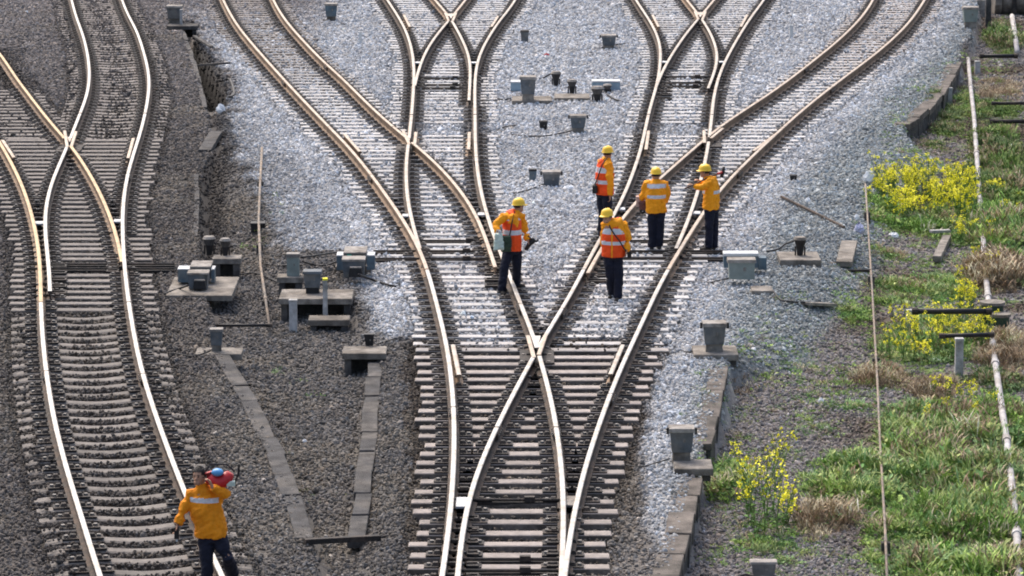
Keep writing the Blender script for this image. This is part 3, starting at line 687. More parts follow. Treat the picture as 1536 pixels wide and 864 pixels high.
jbox(792, 150, 25, 36, 'grey box with stepped lid at the left of the far equipment row', z=.06)
jbox(1190, 271, 11, 9, 'tiny dark box in the pale ballast of the right bank', 'black', ped=False, lidm='slabdark')
jbox(1112, 417, 42, 30, 'grey green box with pale lid in front of the long blue machine', 'palegrn', taper=.98, ped=False, dep=.6, z=.08)
jbox(387, 347, 22, 14, 'low black box beside the thin upright wire pipe', 'black', ped=False, lidm='black', taper=1)
jbox(325, 526, 20, 34, 'small grey post box with flat cap at the head of the bending trough covers', z=-.02, lidm='bolt')
jbox(554, 518, 15, 18, 'small black box on the slab at the head of the straight trough covers', 'black', ped=False, lidm='black', z=.05)
jbox(469, 439, 28, 34, 'dark grey box on short legs, on the large raised platform', z=.10, pedm='black', lidm='greybox')
jbox(440, 413, 20, 34, 'grey conduit box with black plug behind the large raised platform', 'palegrn', ped=False, z=.12, taper=1, lidm='bolt')
jbox(1455, 40, 24, 30, 'grey green box on a stone base at the top right, behind the ballast bank', 'palegrn', z=.0)
jbox(1145, 862, 40, 22, 'little grey box with two stepped pale lids at the bottom edge', 'greybox', ped=False, dep=.5, z=-.3)
def point_machine(px, py, wpx, label, z, sticker=False, left=None, right=None, motor=True):
    p = at(px, py, z); s = FL / (p.y * cT - (p.z - CAMZ) * sT); u = wpx / s
    root = empty('point_machine', p, label, 'point machine')
    q = MB(); q.box((0, 0, u * .38), (u * .96, u * .9, u * .72), 0, taper_bot=.92, ch=.006); q.build('case', M['greybox'], root)
    q = MB(); q.box((0, -.0, u * .78), (u * 1.04, u * 1.0, u * .09), ch=.006); l = q.build('lid', M['lid'], root)
    q = MB(); q.box((0, u * 1.9, u * .5), (u * .96, u * 1.6, u * .6), ch=.006); q.build('rear_case', M['greybox'], root)
    q = MB(); q.box((0, u * 1.9, u * .84), (u * 1.02, u * 1.7, u * .08), ch=.006); q.build('rear_lid', M['lid'], root)
    if sticker:
        q = MB(); q.box((-u * .25, u * 1.09, u * .66), (u * .2, .01, u * .3)); q.build('sticker', M['teal'], root)
    for sx, wd in ((-1, left), (1, right)):
        if wd:
            q = MB(); q.box((sx * (u * .52 + wd / s / 2), u * 1.6, u * .38), (wd / s, u * .9, u * .62), ch=.006); e = q.build('end_box', M['bluebox'], root)
            q = MB(); q.box((sx * (u * .52 + wd / s / 2), u * 1.6, u * .72), (wd / s * 1.04, u * .94, u * .05), ch=.004); q.build('end_lid', M['white'], e)
    if motor:
        q = MB(); q.box((u * .1, -u * .62, u * .28), (u * .62, u * .3, u * .4), taper=.85, ch=.01); mo = q.build('motor_cover', M['black'], root)
        q = MB(); q.box((u * .1, -u * .62, u * .5), (u * .5, u * .28, u * .05)); q.build('cap', M['lid'], mo)
    return root
point_machine(298, 432, 31, 'dark grey point machine with small pale end boxes beside the leftmost turnout', .03, left=18, right=5)
point_machine(531, 414, 34, 'blue grey point machine with green sticker and blue end boxes, left of the centre turnout', .1, True, 10, 12)
# long blue machine on the right
p = at(1119, 402, .06); root = empty('point_machine', p, 'long pale blue point machine lying behind the grey green box right of the men', 'point machine')
q = MB(); q.box((-.1, 0, .14), (.62, .3, .22), ch=.008); q.build('case', M['bluebox'], root)
q = MB(); q.box((-.1, 0, .27), (.64, .33, .05), ch=.008); q.build('lid', M['white'], root)
q = MB(); q.box((.29, 0, .1), (.15, .28, .22), ch=.008); q.build('end_box', M['bluebox'], root)
for i in range(2):
    q = MB(); q.tube([(-.05 + .1 * i, -.155, .17), (-.05 + .1 * i, -.165, .17)], .016, 8); q.build('bolt', M['bolt'], root)
def far_cover(x0, x1, py, label):
    a, b = at(x0, py, .2), at(x1, py, .2); W = b.x - a.x
    root = empty('machine_cover', ((a.x + b.x) / 2, a.y, 0), label, 'machine cover')
    q = MB(); q.box((0, 0, .1), (W, .35, .2), ch=.01); q.build('case', M['paleblue'], root)
    q = MB(); q.box((0, 0, .215), (W * 1.01, .38, .03)); q.build('lid', M['white'], root)
far_cover(888, 930, 122, 'pale blue long cover at the right of the far equipment row')
far_cover(766, 781, 123, 'pale blue stub cover behind the far grey box')
def cable_post(px, py, wpx, hpx, label, z=None, head='black', cyl=True):
    p = pg(px, py) if z is None else at(px, py, z); s = FL / (p.y * cT - (p.z - CAMZ) * sT); W = wpx / s; H = hpx / s
    root = empty('cable_post', p, label, 'cable post')
    q = MB(); q.cyl((0, 0, -.03), W * .2, H * .6, 10, r2=W * .3); q.build('stem', M['black'], root)
    q = MB(); q.cyl((0, 0, H * .5), W * .3, H * .38, 12, r2=W * .5); q.build('head', M[head], root)
    q = MB(); q.cyl((0, 0, H * .86), W * .52, H * .14, 12, r2=W * .4); q.build('cap', M['lid' if head != 'black' else 'slab'], root)
    for sx in (-1, 1):
        q = MB(); q.cyl((sx * W * .35, 0, -.02), W * .06, H * .55, 6); q.build('bracket', M['dark'], root)
cable_post(314, 380, 20, 26, 'left one of two mushroom shaped cable posts behind the left point machine', .08, 'slabdark')
cable_post(338, 383, 17, 26, 'right one of two mushroom shaped cable posts behind the left point machine', .08, 'slabdark')
cable_post(1200, 383, 20, 28, 'black cable post with dusty cap on the thick slab platform', .08)
cable_post(834, 129, 16, 22, 'black cable post at the back of the far equipment row', None)
cable_post(858, 139, 16, 20, 'short black cable post with flat cap in the middle of the far equipment row', .06, 'slabdark')
cable_post(896, 153, 20, 24, 'dark cable post with wide flat top at the right of the far equipment row', None, 'slabdark')
cable_post(911, 140, 14, 14, 'low cable post beside the pale blue long cover', None, 'slabdark')
def post(px, py0, py1, wpx, m, label, name='concrete_post', cat='post', cap=None, z=None):
    p = pg(px, py1) if z is None else at(px, py1, z); s = FL / (p.y * cT - (p.z - CAMZ) * sT); H = (py1 - py0) / (s * .98); W = wpx / s
    root = empty(name, p, label, cat)
    q = MB(); q.box((0, 0, H / 2 - .03), (W, W, H + .06), ch=.01, taper=.96); q.build('shaft', M[m], root)
    q = MB(); q.box((0, 0, H * .985), (W * 1.08, W * 1.08, H * .04 + .01), ch=.004); q.build('top', M[cap or m], root)
    return root
post(440, 450, 498, 12, 'palecon', 'white grey concrete stub standing against the front of the large platform')
post(488, 418, 470, 7, 'palecon', 'slender post with yellow top on the low front slab', cap='petal', z=-.1)
post(272, 15, 44, 4, 'palecon', 'thin white post before the top left box')
post(1438, 508, 564, 12, 'palecon', 'white grey concrete post below the right ends of the dark pipes')
post(1364, 465, 500, 10, 'palecon', 'white post at the left end of the upper dark pipe')
post(1187, 38, 58, 5, 'white', 'small white marker stub on the upper right ballast', 'marker_stub', 'marker')
post(541, 48, 66, 4, 'white', 'small white marker stub on the upper left ballast', 'marker_stub', 'marker')
post(1425, 104, 130, 7, 'palecon', 'short white stub beside the curved dark slabs')
post(1466, 92, 112, 8, 'palecon', 'pale stub at the foot of the ballast bank, top right')
post(1482, -20, 42, 8, 'slabdark', 'tall dark post left of the big concrete drum')
post(1521, -20, 24, 7, 'dark', 'dark post standing before the big concrete drum')
post(1471, 0, 26, 12, 'lid', 'weathered block post behind the top right box')
def pipe(pts, rpx, m, label, z=.15, name='conduit_pipe', cat='pipe', joints=3, free=False):
    P = []
    for x, y in pts:
        g_ = pg(x, y); q_ = at(x, y, g_.z + z); P.append(q_)
    s = FL / (P[0].y * cT); o0 = P[0].copy(); root = empty(name, o0, label, cat)
    rad = [rpx / (FL / (p_.y * cT)) for p_ in P]; r0 = sum(rad) / len(rad)
    mb = MB(); mb.tube([p_ - o0 for p_ in P], r0, 10); mb.build('pipe', M[m], root, smooth=True)
    for j in range(joints):
        k = (j + .5) / joints * (len(P) - 1); i = int(k); c = P[i].lerp(P[i + 1], k - i) - o0; d = (P[i + 1] - P[i]).normalized()
        mb = MB(); mb.tube([c - d * .12, c + d * .12], r0 * 1.3, 10); mb.build('coupling', M[m], root)
        mb = MB(); mb.box((c.x, c.y, c.z - z / 2 - .06), (.12, .12, z + .05)); mb.build('support', M['slabdark'], root)
    return root
pipe([(1452, 88), (1456, 130), (1461, 175), (1465, 230), (1469, 290), (1474, 345), (1477, 395), (1482, 445), (1487, 500), (1493, 545), (1501, 600), (1510, 660), (1518, 730), (1525, 800), (1531, 900)], 4.4, 'pipe', 'long pale grey pipe running through the weeds down the right edge to the corner', .16, joints=7)
pipe([(1518, 24), (1522, 50), (1526, 78)], 4, 'pipe', 'short pale pipe at the top right under the concrete drum', .2, joints=1)
pipe([(1298, 276), (1301, 320), (1304, 370), (1308, 430), (1312, 500), (1316, 570), (1320, 662), (1324, 730), (1328, 800), (1332, 900)], 1.8, 'tanpipe', 'long thin tan pipe running down the middle of the weeds to the bottom', .2, joints=5)
pipe([(393, 222), (390, 280), (388, 330), (391, 400), (397, 440), (404, 488)], 2.1, 'tanpipe', 'thin pale pipe running down left of the raised slab platforms', .15, joints=3)
def hbar(x0, x1, py, rpx, m, label, z, name='dark_pipe', y1=None):
    a, b = at(x0, py, z), at(x1, y1 or py, z); r = rpx / (FL / (a.y * cT)); root = empty(name, a, label, 'pipe')
    q = MB(); q.tube([Vector((0, 0, 0)), b - a], r, 10); q.build('pipe', M[m], root, smooth=True)
    for t in (.04, .96):
        q = MB(); c = (b - a) * t; q.tube([c - Vector((.05, 0, 0)), c + Vector((.05, 0, 0))], r * 1.25, 10); q.build('collar', M['dark'], root)
    return root
hbar(1368, 1488, 467, 4.5, 'black', 'upper thick black pipe across the yellow flowers at the right', .2)
hbar(1410, 1490, 504, 3.6, 'black', 'lower dark pipe behind the white concrete post at the right', .0, y1=502)
hbar(1470, 1526, 84, 3.2, 'black', 'black pipe crossing below the concrete drum, top right', -.1)
hbar(1488, 1545, 155, 2.6, 'dark', 'dark bar crossing the weeds at the right edge, upper of two', -.1)
hbar(1486, 1545, 182, 3.2, 'dark', 'dark bar crossing the weeds at the right edge, lower of two', -.3)
hbar(1226, 1306, 406, 2.2, 'dark', 'thin dark rod from the thick slab platform to the tan pipe', -.2)
hbar(318, 408, 488, 2.4, 'black', 'thin black rod lying across the gravel left of the raised platforms', -.15)
# round black cable chamber at the end of the pipes
for px, py, wd, z, lab in ((1500, 500, 15, -.1, 'dark green round chamber with dusty lid at the end of the black pipes, front one'), (1488, 482, 18, .05, 'dark green round chamber with wide flat lid, rear one behind its twin')):
    p = at(px, py, z - .3); s = FL / (p.y * cT); root = empty('round_chamber', p, lab, 'chamber')
    q = MB(); q.cyl((0, 0, -.1), wd / s * .95, .4, 18); q.build('drum', M['green_bag'], root, smooth=False)
    q = MB(); q.cyl((0, 0, .3), wd / s * 1.1, .05, 18); q.build('lid', M['slab'], root)
# big concrete drum top right
p = at(1530, 22, -.45); root = empty('concrete_drum', (p.x + .4, p.y + .6, -.5), 'big pale concrete pipe lying sideways in the top right corner', 'concrete pipe')
q = MB(); q.tube([(-1.1, 0, .5), (2.5, 0, .5)], .55, 24); q.build('barrel', M['slab'], root, smooth=True)
q = MB(); q.tube([(-1.15, 0, .5), (-.95, 0, .5)], .6, 24); q.build('rim', M['slab'], root)
# cables
def cable(pts, rpx, label, z=.05, m='black'):
    P = []
    for t in pts:
        x, y = t[0], t[1]; zz = t[2] if len(t) > 2 else z
        g_ = pg(x, y); P.append(at(x, y, g_.z + zz))
    Q = []
    for i in range(len(P) - 1):
        p0, p1, p2, p3 = P[max(i - 1, 0)], P[i], P[i + 1], P[min(i + 2, len(P) - 1)]
        for k in range(6):
            t = k / 6; Q.append(.5 * ((2 * p1) + (p2 - p0) * t + (2 * p0 - 5 * p1 + 4 * p2 - p3) * t * t + (3 * p1 - p0 - 3 * p2 + p3) * t ** 3))
    Q.append(P[-1]); r = rpx / (FL / (P[0].y * cT))
    mb = MB(); mb.tube(Q, r, 6); return tag(mb.build('cable', M[m], None, smooth=True), label, 'cable')
cable([(538, 412, .25), (560, 420), (585, 428), (612, 432), (640, 434)], 2, 'black cable running from the green sticker machine towards the centre rails')
cable([(452, 386, .3), (475, 383, .25), (492, 380, .2), (505, 378, .1)], 1.6, 'upper black cable between the conduit box and the blue machine')
cable([(454, 392, .2), (470, 397), (488, 398), (505, 392)], 1.5, 'lower black cable between the conduit box and the blue machine')
cable([(282, 428, .2), (268, 433), (256, 437), (246, 441)], 1.8, 'black cable leaving the left point machine across its slab')
cable([(398, 396), (430, 398), (452, 398)], 1.5, 'black cable lying left of the conduit box')
cable([(338, 119), (345, 120), (350, 132), (351, 142), (344, 146)], 2.2, 'looped black cable at the end of the dark trench')
cable([(908, 140), (925, 150), (945, 155), (965, 156)], 1.4, 'black cable from the far equipment row to the right turnout')
cable([(782, 143), (770, 147), (752, 149), (735, 143)], 1.3, 'thin black cable from the far grey box to the left turnout')
cable([(815, 117, .15), (826, 111, .25), (836, 110, .2)], 1.3, 'short black cable curving to the rear cable post')
cable([(1190, 362, .2), (1178, 366, .1), (1166, 374), (1150, 377)], 1.5, 'black cable curving from the thick slab to the long blue machine')
cable([(1160, 436), (1168, 447), (1180, 452), (1215, 454)], 1.6, 'dark hose lying on ballast below the tilted small slab')
cable([(744, 196), (758, 190), (775, 188)], 1.0, 'very thin cable beside the centre left turnout')
cable([(1138, 866), (1118, 862), (1100, 868)], 1.8, 'black cable from the little box at the bottom edge', .1)
for pts, lab in (([(858, 196), (840, 200), (815, 204), (780, 203), (735, 198)], 'thin black cable from the lone tapered box to the left turnout'),
    ([(903, 71), (930, 66), (960, 64), (985, 66)], 'thin cable from the top tapered box to the right turnout'), ([(1053, 524), (1030, 528), (1008, 520), (985, 512)], 'black cable from the farther grey box to the centre rails'),
    ([(1004, 688), (985, 694), (960, 700), (935, 696)], 'black cable from the nearer grey box to the centre rails'), ([(815, 276), (795, 284), (768, 290), (738, 288)], 'black cable from the low wide box to the left turnout'),
    ([(315, 526), (290, 534), (262, 530), (235, 528)], 'black cable from the small post box to the left line'), ([(563, 517), (580, 512), (600, 506), (640, 502)], 'black cable from the small black box to the centre rails'),
    ([(318, 386, .1), (330, 402), (352, 412), (385, 410), (420, 425)], 'black cable looping across dark gravel between the two platform groups'), ([(1094, 417), (1078, 421), (1060, 424), (1030, 421)], 'dark cable from the grey green box to the right turnout')):
    cable(pts, 1.1, lab, .04)
# litter
def litter(px, py, wpx, hpx, m, label, name='plastic_bag', cat='litter', seed=0):
    p = pg(px, py); s = FL / (p.y * cT); a_, b_ = wpx / s / 2, hpx / s
    rr = random.Random(seed); mb = MB(); mb.ball((0, 0, b_ * .4), (a_, a_ * .8, b_ * .55), 14, 9)
    mb.v = [(x * (1 + rr.uniform(-.22, .22)), y * (1 + rr.uniform(-.22, .22)), z * (1 + rr.uniform(-.25, .3))) for x, y, z in mb.v]
    return tag(mb.build(name, M[m], None, loc=p), label, cat)
litter(331, 170, 14, 13, 'plastic', 'white plastic bag on the pale ballast by the dark trench', seed=1)
litter(1304, 276, 18, 20, 'plastic', 'crumpled white plastic sheet at the left tip of the yellow flower patch', 'plastic_sheet', seed=2)
litter(1289, 350, 15, 15, 'lilac', 'pale lilac round bag beside the thin tan pipe', seed=3)
litter(1285, 330, 8, 8, 'plastic', 'small white scrap above the lilac bag', 'plastic_scrap', seed=4)
litter(1212, 304, 9, 8, 'plastic', 'white scrap on the bank above the rusty bar', 'plastic_scrap', seed=5)
litter(1340, 357, 18, 8, 'plastic', 'flat white sheet on bare soil under the flowers', 'plastic_sheet', seed=6)
litter(1393, 345, 7, 5, 'plastic', 'tiny white scrap on the brown soil', 'plastic_scrap', seed=7)
litter(1404, 543, 14, 6, 'plastic', 'pale flat scrap among brown grass', 'plastic_scrap', seed=8)
litter(1231, 604, 9, 7, 'plastic', 'white scrap on the grey gravel slope', 'plastic_scrap', seed=9)
litter(777, 742, 15, 6, 'plastic', 'white crumpled scrap lying on a sleeper inside the nearest turnout', 'plastic_scrap', seed=10)
litter(853, 284, 17, 6, 'plastic', 'pale flat stone behind the man in profile', 'pale_stone', 'stone', 11)
litter(457, 664, 7, 5, 'plastic', 'tiny white scrap between the trough cover lines', 'plastic_scrap', seed=12)
litter(40, 20, 5, 4, 'plastic', 'white speck of litter at the top left', 'plastic_scrap', seed=13)
litter(656, 635, 6, 5, 'plastic', 'white scrap beside the left rail of the nearest turnout', 'plastic_scrap', seed=14)
litter(820, 84, 8, 4, 'red', 'small red scrap on the far ballast', 'red_scrap', seed=15)

# ------------------------------------------------------------------ people
def remesh(mb, vox, mats, name, parent, smooth=2, noise=0.0, seed=0, matfn=None):
    me0 = mb.mesh(name + '_src', []); tmp = bpy.data.objects.new('tmp', me0); col.objects.link(tmp)
    md = tmp.modifiers.new('r', 'REMESH'); md.mode = 'VOXEL'; md.voxel_size = vox
    ms = tmp.modifiers.new('s', 'SMOOTH'); ms.iterations = smooth; ms.factor = .5
    dg = bpy.context.evaluated_depsgraph_get(); me = bpy.data.meshes.new_from_object(tmp.evaluated_get(dg))
    bpy.data.objects.remove(tmp); bpy.data.meshes.remove(me0); me.name = name
    n = len(me.vertices); co = np.zeros(n * 3); me.vertices.foreach_get('co', co); co = co.reshape(-1, 3)
    if noise:
        nr = np.zeros(n * 3); me.vertices.foreach_get('normal', nr); nr = nr.reshape(-1, 3)
        d = (fbm(co[:, 0] + co[:, 1] * .7, co[:, 2] + co[:, 1] * .4, .09, seed) - .5) + .6 * (fbm(co[:, 0] * .6 - co[:, 2], co[:, 1] + co[:, 2] * .5, .05, seed + 5) - .5)
        co = co + nr * (d * noise)[:, None]; me.vertices.foreach_set('co', co.ravel())
    for m in mats: me.materials.append(m)
    me.polygons.foreach_set('use_smooth', [True] * len(me.polygons))
    if matfn:
        for p_ in me.polygons: p_.material_index = matfn(p_.center)
    me.update()
    o = bpy.data.objects.new(name, me); col.objects.link(o); o.parent = parent; return o
def hand(mb, wrist, direction, up=(0, 0, 1), curl=.6, k=1.0):
    d = Vector(direction).normalized(); u = Vector(up); side = d.cross(u)
    if side.length < .2: side = d.cross(Vector((1, 0, 0)))
    side.normalize(); nrm = side.cross(d).normalized(); wv = Vector(wrist)
    mb.tube([wv - d * .02, wv + d * .03, wv + d * .075, wv + d * .09], [(.026 * k, .02), (.036 * k, .018), (.038 * k, .016), (.03, .013)], 8, ref=side)
    for i, (off, ln) in enumerate(((-.028, .062), (-.01, .072), (.01, .068), (.028, .054))):
        b = wv + d * .085 + side * off; c1_ = b + (d * math.cos(curl * .6) - nrm * math.sin(curl * .6)) * ln * .5; c2_ = c1_ + (d * math.cos(curl * 1.5) - nrm * math.sin(curl * 1.5)) * ln * .5
        mb.tube([b - d * .01, c1_, c2_], [.0095, .0088, .007], 6)
    b = wv + d * .03 + side * .032; c1_ = b + (d * .6 + side * .75).normalized() * .035; c2_ = c1_ + (d * .9 + side * .2 - nrm * .3).normalized() * .03
    mb.tube([b, c1_, c2_], [.012, .011, .008], 6)
def person(foot, J, label, face=0.0, H=1.0, jacket='yellow', vest=False, helmet=True, headtilt=0.0, hat_face=None, stripes=None, seed=0, hem=None, backstripe=False, mouthmask=False):
    """J: joints relative to foot (metres, x right, y away, z up)"""
    root = empty('person', foot, label, 'person'); V_ = {k: Vector(v) for k, v in J.items()}
    fwd = Vector((math.sin(face), math.cos(face), 0)); lat = Vector((fwd.y, -fwd.x, 0))
    pel, wst, cst, nck, hd = V_['pelvis'], V_['waist'], V_['chest'], V_['neck'], V_['head']
    hf = face if hat_face is None else hat_face
    hfw = Vector((math.sin(hf), math.cos(hf), 0)); hlat = Vector((hfw.y, -hfw.x, 0))
    # body: one continuous surface
    b = MB()
    b.tube([pel - Vector((0, 0, .06)), pel, wst, cst, nck - Vector((0, 0, .08)), nck, hd - Vector((0, 0, .04))],
           [(.12, .09), (.14, .1), (.125, .09), (.15, .105), (.1, .07), (.052, .052), (.05, .05)], 14, ref=lat)
    b.ball(hd, (.074, .074, .108), 14, 10)
    b.tube([hd + hfw * .02 - Vector((0, 0, .02)), hd + hfw * .045 - Vector((0, 0, .07)), hd + hfw * .05 - Vector((0, 0, .1))], [.06, .048, .03], 10)
    b.tube([hd + hfw * .06 + Vector((0, 0, .02)), hd + hfw * .09 - Vector((0, 0, .02)), hd + hfw * .078 - Vector((0, 0, .032))], [.012, .017, .01], 6)
    for sx in (-1, 1): b.ball(hd + hlat * (.074 * sx) - Vector((0, 0, .01)), (.014, .018, .03), 8, 6)
    b.tube([hd + hfw * .07 - hlat * .022 - Vector((0, 0, .055)), hd + hfw * .078 - Vector((0, 0, .055)), hd + hfw * .07 + hlat * .022 - Vector((0, 0, .055))], [.007, .009, .007], 6)
    for s in 'LR':
        sh, el, ha = V_['sh' + s], V_['el' + s], V_['ha' + s]
        b.tube([cst.lerp(sh, .5), sh, sh.lerp(el, .5), el, el.lerp(ha, .5), ha], [.05, .05, .042, .036, .034, .026], 10)
        hand(b, ha, V_.get('hd' + s, ha - el), curl=.9, k=1.0)
        hp, kn, an = V_['hip' + s], V_['kn' + s], V_['an' + s]
        b.tube([hp, hp.lerp(kn, .5), kn, kn.lerp(an, .4), an], [.07, .056, .04, .042, .032], 10)
    remesh(b, .0085, [M['skin']], 'body', root, 1)
    e = MB()
    for sx in (-1, 1):
        e.ball(hd + hfw * .068 + hlat * (.028 * sx) + Vector((0, 0, .008)), (.011, .011, .007), 8, 5)
        e.tube([hd + hfw * .072 + hlat * (.016 * sx) + Vector((0, 0, .028)), hd + hfw * .066 + hlat * (.042 * sx) + Vector((0, 0, .027))], .005, 5)
    e.build('eyes', M['eye'], root)
    # hair
    h = MB(); h.ball(hd + Vector((0, 0, .02)) - hfw * .014, (.084, .084, .104), 16, 10, z0=-.35)
    if not helmet:
        rr = random.Random(seed); h.v = [(x + rr.uniform(-.006, .006), y + rr.uniform(-.006, .006), z + rr.uniform(-.006, .01)) for x, y, z in h.v]
        keep = []; 
        for f in h.f:
            c = sum((Vector(h.v[i]) for i in f), Vector()) / len(f) - hd
            if not (c.dot(hfw) > .03 and c.z < .06): keep.append(f)
        h.f = keep; h.m = [0] * len(keep)
    else:
        keep = []
        for f in h.f:
            c = sum((Vector(h.v[i]) for i in f), Vector()) / len(f) - hd
            if not (c.dot(hfw) > .02): keep.append(f)
        h.f = keep; h.m = [0] * len(keep)
    h.build('hair', M['hair'], root, smooth=True)
    # trousers
    t = MB(); hemz = Vector((0, 0, .07))
    t.tube([pel - Vector((0, 0, .08)), pel, pel + Vector((0, 0, .1))], [(.15, .12), (.165, .125), (.155, .115)], 14, ref=lat)
    for s in 'LR':
        hp, kn, an = V_['hip' + s], V_['kn' + s], V_['an' + s]
        up_ = (an - kn).normalized()
        t.tube([hp + Vector((0, 0, .04)), hp.lerp(kn, .35), hp.lerp(kn, .7), kn, kn.lerp(an, .45), kn.lerp(an, .8), an + up_ * .03], [.098, .096, .084, .077, .078, .076, .077], 12)
    remesh(t, .013, [M['navy']], 'trousers', root, 2, .03, seed)
    # jacket
    j = MB(); hz = pel + Vector((0, 0, hem if hem is not None else -.02))
    up = Vector((0, 0, 1))
    shm = (V_['shL'] + V_['shR']) / 2
    j.tube([hz, hz + up * .03, wst, cst - up * .05, cst + up * .08, shm + up * .035, nck - up * .02, nck + up * .035],
           [(.185, .145), (.2, .155), (.195, .15), (.21, .155), (.205, .14), (.17, .12), (.095, .095), (.075, .075)], 18, ref=lat)
    for s in 'LR':
        sh, el, ha = V_['sh' + s], V_['el' + s], V_['ha' + s]; fd = (ha - el).normalized()
        j.tube([cst.lerp(sh, .6) + up * .06, sh, sh.lerp(el, .5), el, el.lerp(ha, .5), ha - fd * .005], [.075, .078, .072, .066, .06, .052], 12)
    ws = stripes or []
    def mf(c):
        if not backstripe: return 0
        for z0_, z1_ in ws:
            if z0_ < c.z < z1_ and abs((c - cst).dot(lat)) < .175 and abs((c - cst).dot(fwd)) < .2: return 1
        return 0
    remesh(j, .0125, [M[jacket], M['silver']], 'jacket', root, 2, .045, seed + 3, mf)
    if vest:
        v = MB()
        v.tube([hz + up * .0, hz + up * .03, wst, cst - up * .05, cst + up * .08, shm + up * .045, nck - up * .02],
               [(.198, .158), (.212, .168), (.205, .163), (.218, .168), (.19, .155), (.15, .12), (.085, .09)], 18, ref=lat)
        def vf(c):
            q = c - cst; a_ = q.dot(fwd)
            for z0_, z1_ in ws:
                if z0_ < c.z < z1_ and abs(q.dot(lat)) > .012: return 1
            if abs(q.dot(lat)) < .012 and a_ > 0: return 2
            return 0
        remesh(v, .0125, [M['orange'], M['silver'], M['yellow']], 'vest', root, 1, .025, seed + 3, vf)
    # boots
    for s in 'LR':
        an = V_['an' + s]; tf = V_.get('toe' + s, an + fwd * .17 - up * .06); d_ = (tf - an)
        bo = MB(); hl = an - up * .055 - Vector((d_.x, d_.y, 0)).normalized() * .05
        tt = Vector((tf.x, tf.y, tf.z + .0))
        bo.tube([an + up * .03, an - up * .03], [.045, .05], 10)
        bo.tube([hl, an.lerp(tt, .3) - up * .035, an.lerp(tt, .75) - up * .02, tt], [(.036, .038), (.042, .045), (.045, .032), (.03, .022)], 10, ref=d_.cross(up))
        remesh(bo, .012, [M['boot']], 'boot', root, 1)
    if helmet:
        hm = MB(); c = hd + up * .035
        prof = [(.118, -.005), (.113, .0), (.108, .02), (.104, .05), (.09, .082), (.062, .105), (.03, .116), (.0, .118)]; n = 20; vs = []
        for r_, z_ in prof:
            for k in range(n):
                an = 2 * math.pi * k / n; x_, y_ = r_ * .92 * math.sin(an), r_ * 1.08 * math.cos(an)
                rid = .006 if (abs(x_) < .014 and z_ > .02) else 0
                vs.append(c + hlat * x_ + hfw * y_ + up * (z_ + rid))
        K = len(prof)
        hm.add(vs, [(i * n + k, i * n + (k + 1) % n, (i + 1) * n + (k + 1) % n, (i + 1) * n + k) for i in range(K - 1) for k in range(n)])
        o = hm.build('helmet', M['helmet'], root, smooth=True)
        pk = MB(); pts = []
        for a_ in range(-4, 5):
            an = a_ / 4 * 1.15; pts.append((math.sin(an), math.cos(an)))
        vs = []
        for sx, sy in pts:
            vs.append(c + hlat * (.1 * sx) + hfw * (.118 * sy) + up * .004); vs.append(c + hlat * (.112 * sx) + hfw * (.118 * sy + .05 * sy ** 2) - up * .014)
        m_ = len(pts); vs2 = [v_ - up * .006 for v_ in vs]
        fs = [(2 * i, 2 * i + 1, 2 * i + 3, 2 * i + 2) for i in range(m_ - 1)] + [(2 * m_ + 2 * i + 2, 2 * m_ + 2 * i + 3, 2 * m_ + 2 * i + 1, 2 * m_ + 2 * i) for i in range(m_ - 1)]
        fs += [(2 * i + 1, 2 * m_ + 2 * i + 1, 2 * m_ + 2 * i + 3, 2 * i + 3) for i in range(m_ - 1)]
        pk.add(vs + vs2, fs); pk.build('peak', M['helmet'], o)
    return root, V_
def JP(foot_px, depth0=0.0):
    """pose maker: photograph point plus depth offset -> metres from the foot"""
    F0 = at(*foot_px, .03)
    def P(px, py, d=0.0): return atY(px, py, F0.y + d) - F0
    return F0, P
UP = Vector((0, 0, 1))
PEOPLE = {}
# 1 man on the left middle turnout, orange vest, looking away to the right, carrying a tank bag
F0, P = JP((765, 436)); 
J = dict(pelvis=P(768, 374), waist=P(768, 360), chest=P(768, 336), neck=P(773, 318, .02), head=P(778, 309.5, .03),
         shL=P(755, 325, -.1), elL=P(744, 338, -.16), haL=P(746, 347.5, -.28), shR=P(783, 325, .1), elR=P(787, 347, .08), haR=P(792, 361, -.05), hdL=(0.02, -.02, -1), hdR=(.3, 0, -1),
         hipL=P(763, 378, -.05), knL=P(756, 404, -.16), anL=P(753, 434, -.16), hipR=P(774, 378, .05), knR=P(776, 400, .05), anR=P(774, 424, .2))
J['toeL'] = J['anL'] + Vector((.05, -.16, -.05)); J['toeR'] = J['anR'] + Vector((.15, .05, -.05))
person(F0, J, 'worker in orange vest striding on the left middle turnout, pale tank at his side', face=R(75), vest=True, hat_face=R(62), stripes=[(P(0, 350).z, P(0, 343.5).z), (P(0, 329).z, P(0, 322).z)], seed=1)
PEOPLE[1] = (F0, P)
# 2 man behind, seen in near profile
F0, P = JP((907, 357))
J = dict(pelvis=P(907, 290), waist=P(907, 277), chest=P(907, 257), neck=P(910, 239), head=P(911.5, 230.5),
         shL=P(904, 247, .16), elL=P(900, 268, .18), haL=P(900, 286, .15), shR=P(912, 247, -.17), elR=P(916, 272, -.2), haR=P(915, 293, -.18), hdR=(.05, .1, -1), hdL=(0, .1, -1),
         hipL=P(902, 294, .08), knL=P(903, 322, .08), anL=P(902, 350, .08), hipR=P(911, 294, -.08), knR=P(911, 322, -.08), anR=P(911, 352, -.06))
person(F0, J, 'worker in orange vest half hidden behind the front man, a black bag on his hip', face=R(60), vest=True, hat_face=R(35), stripes=[(P(0, 275).z, P(0, 269).z), (P(0, 258).z, P(0, 250).z)], seed=2)
PEOPLE[2] = (F0, P)
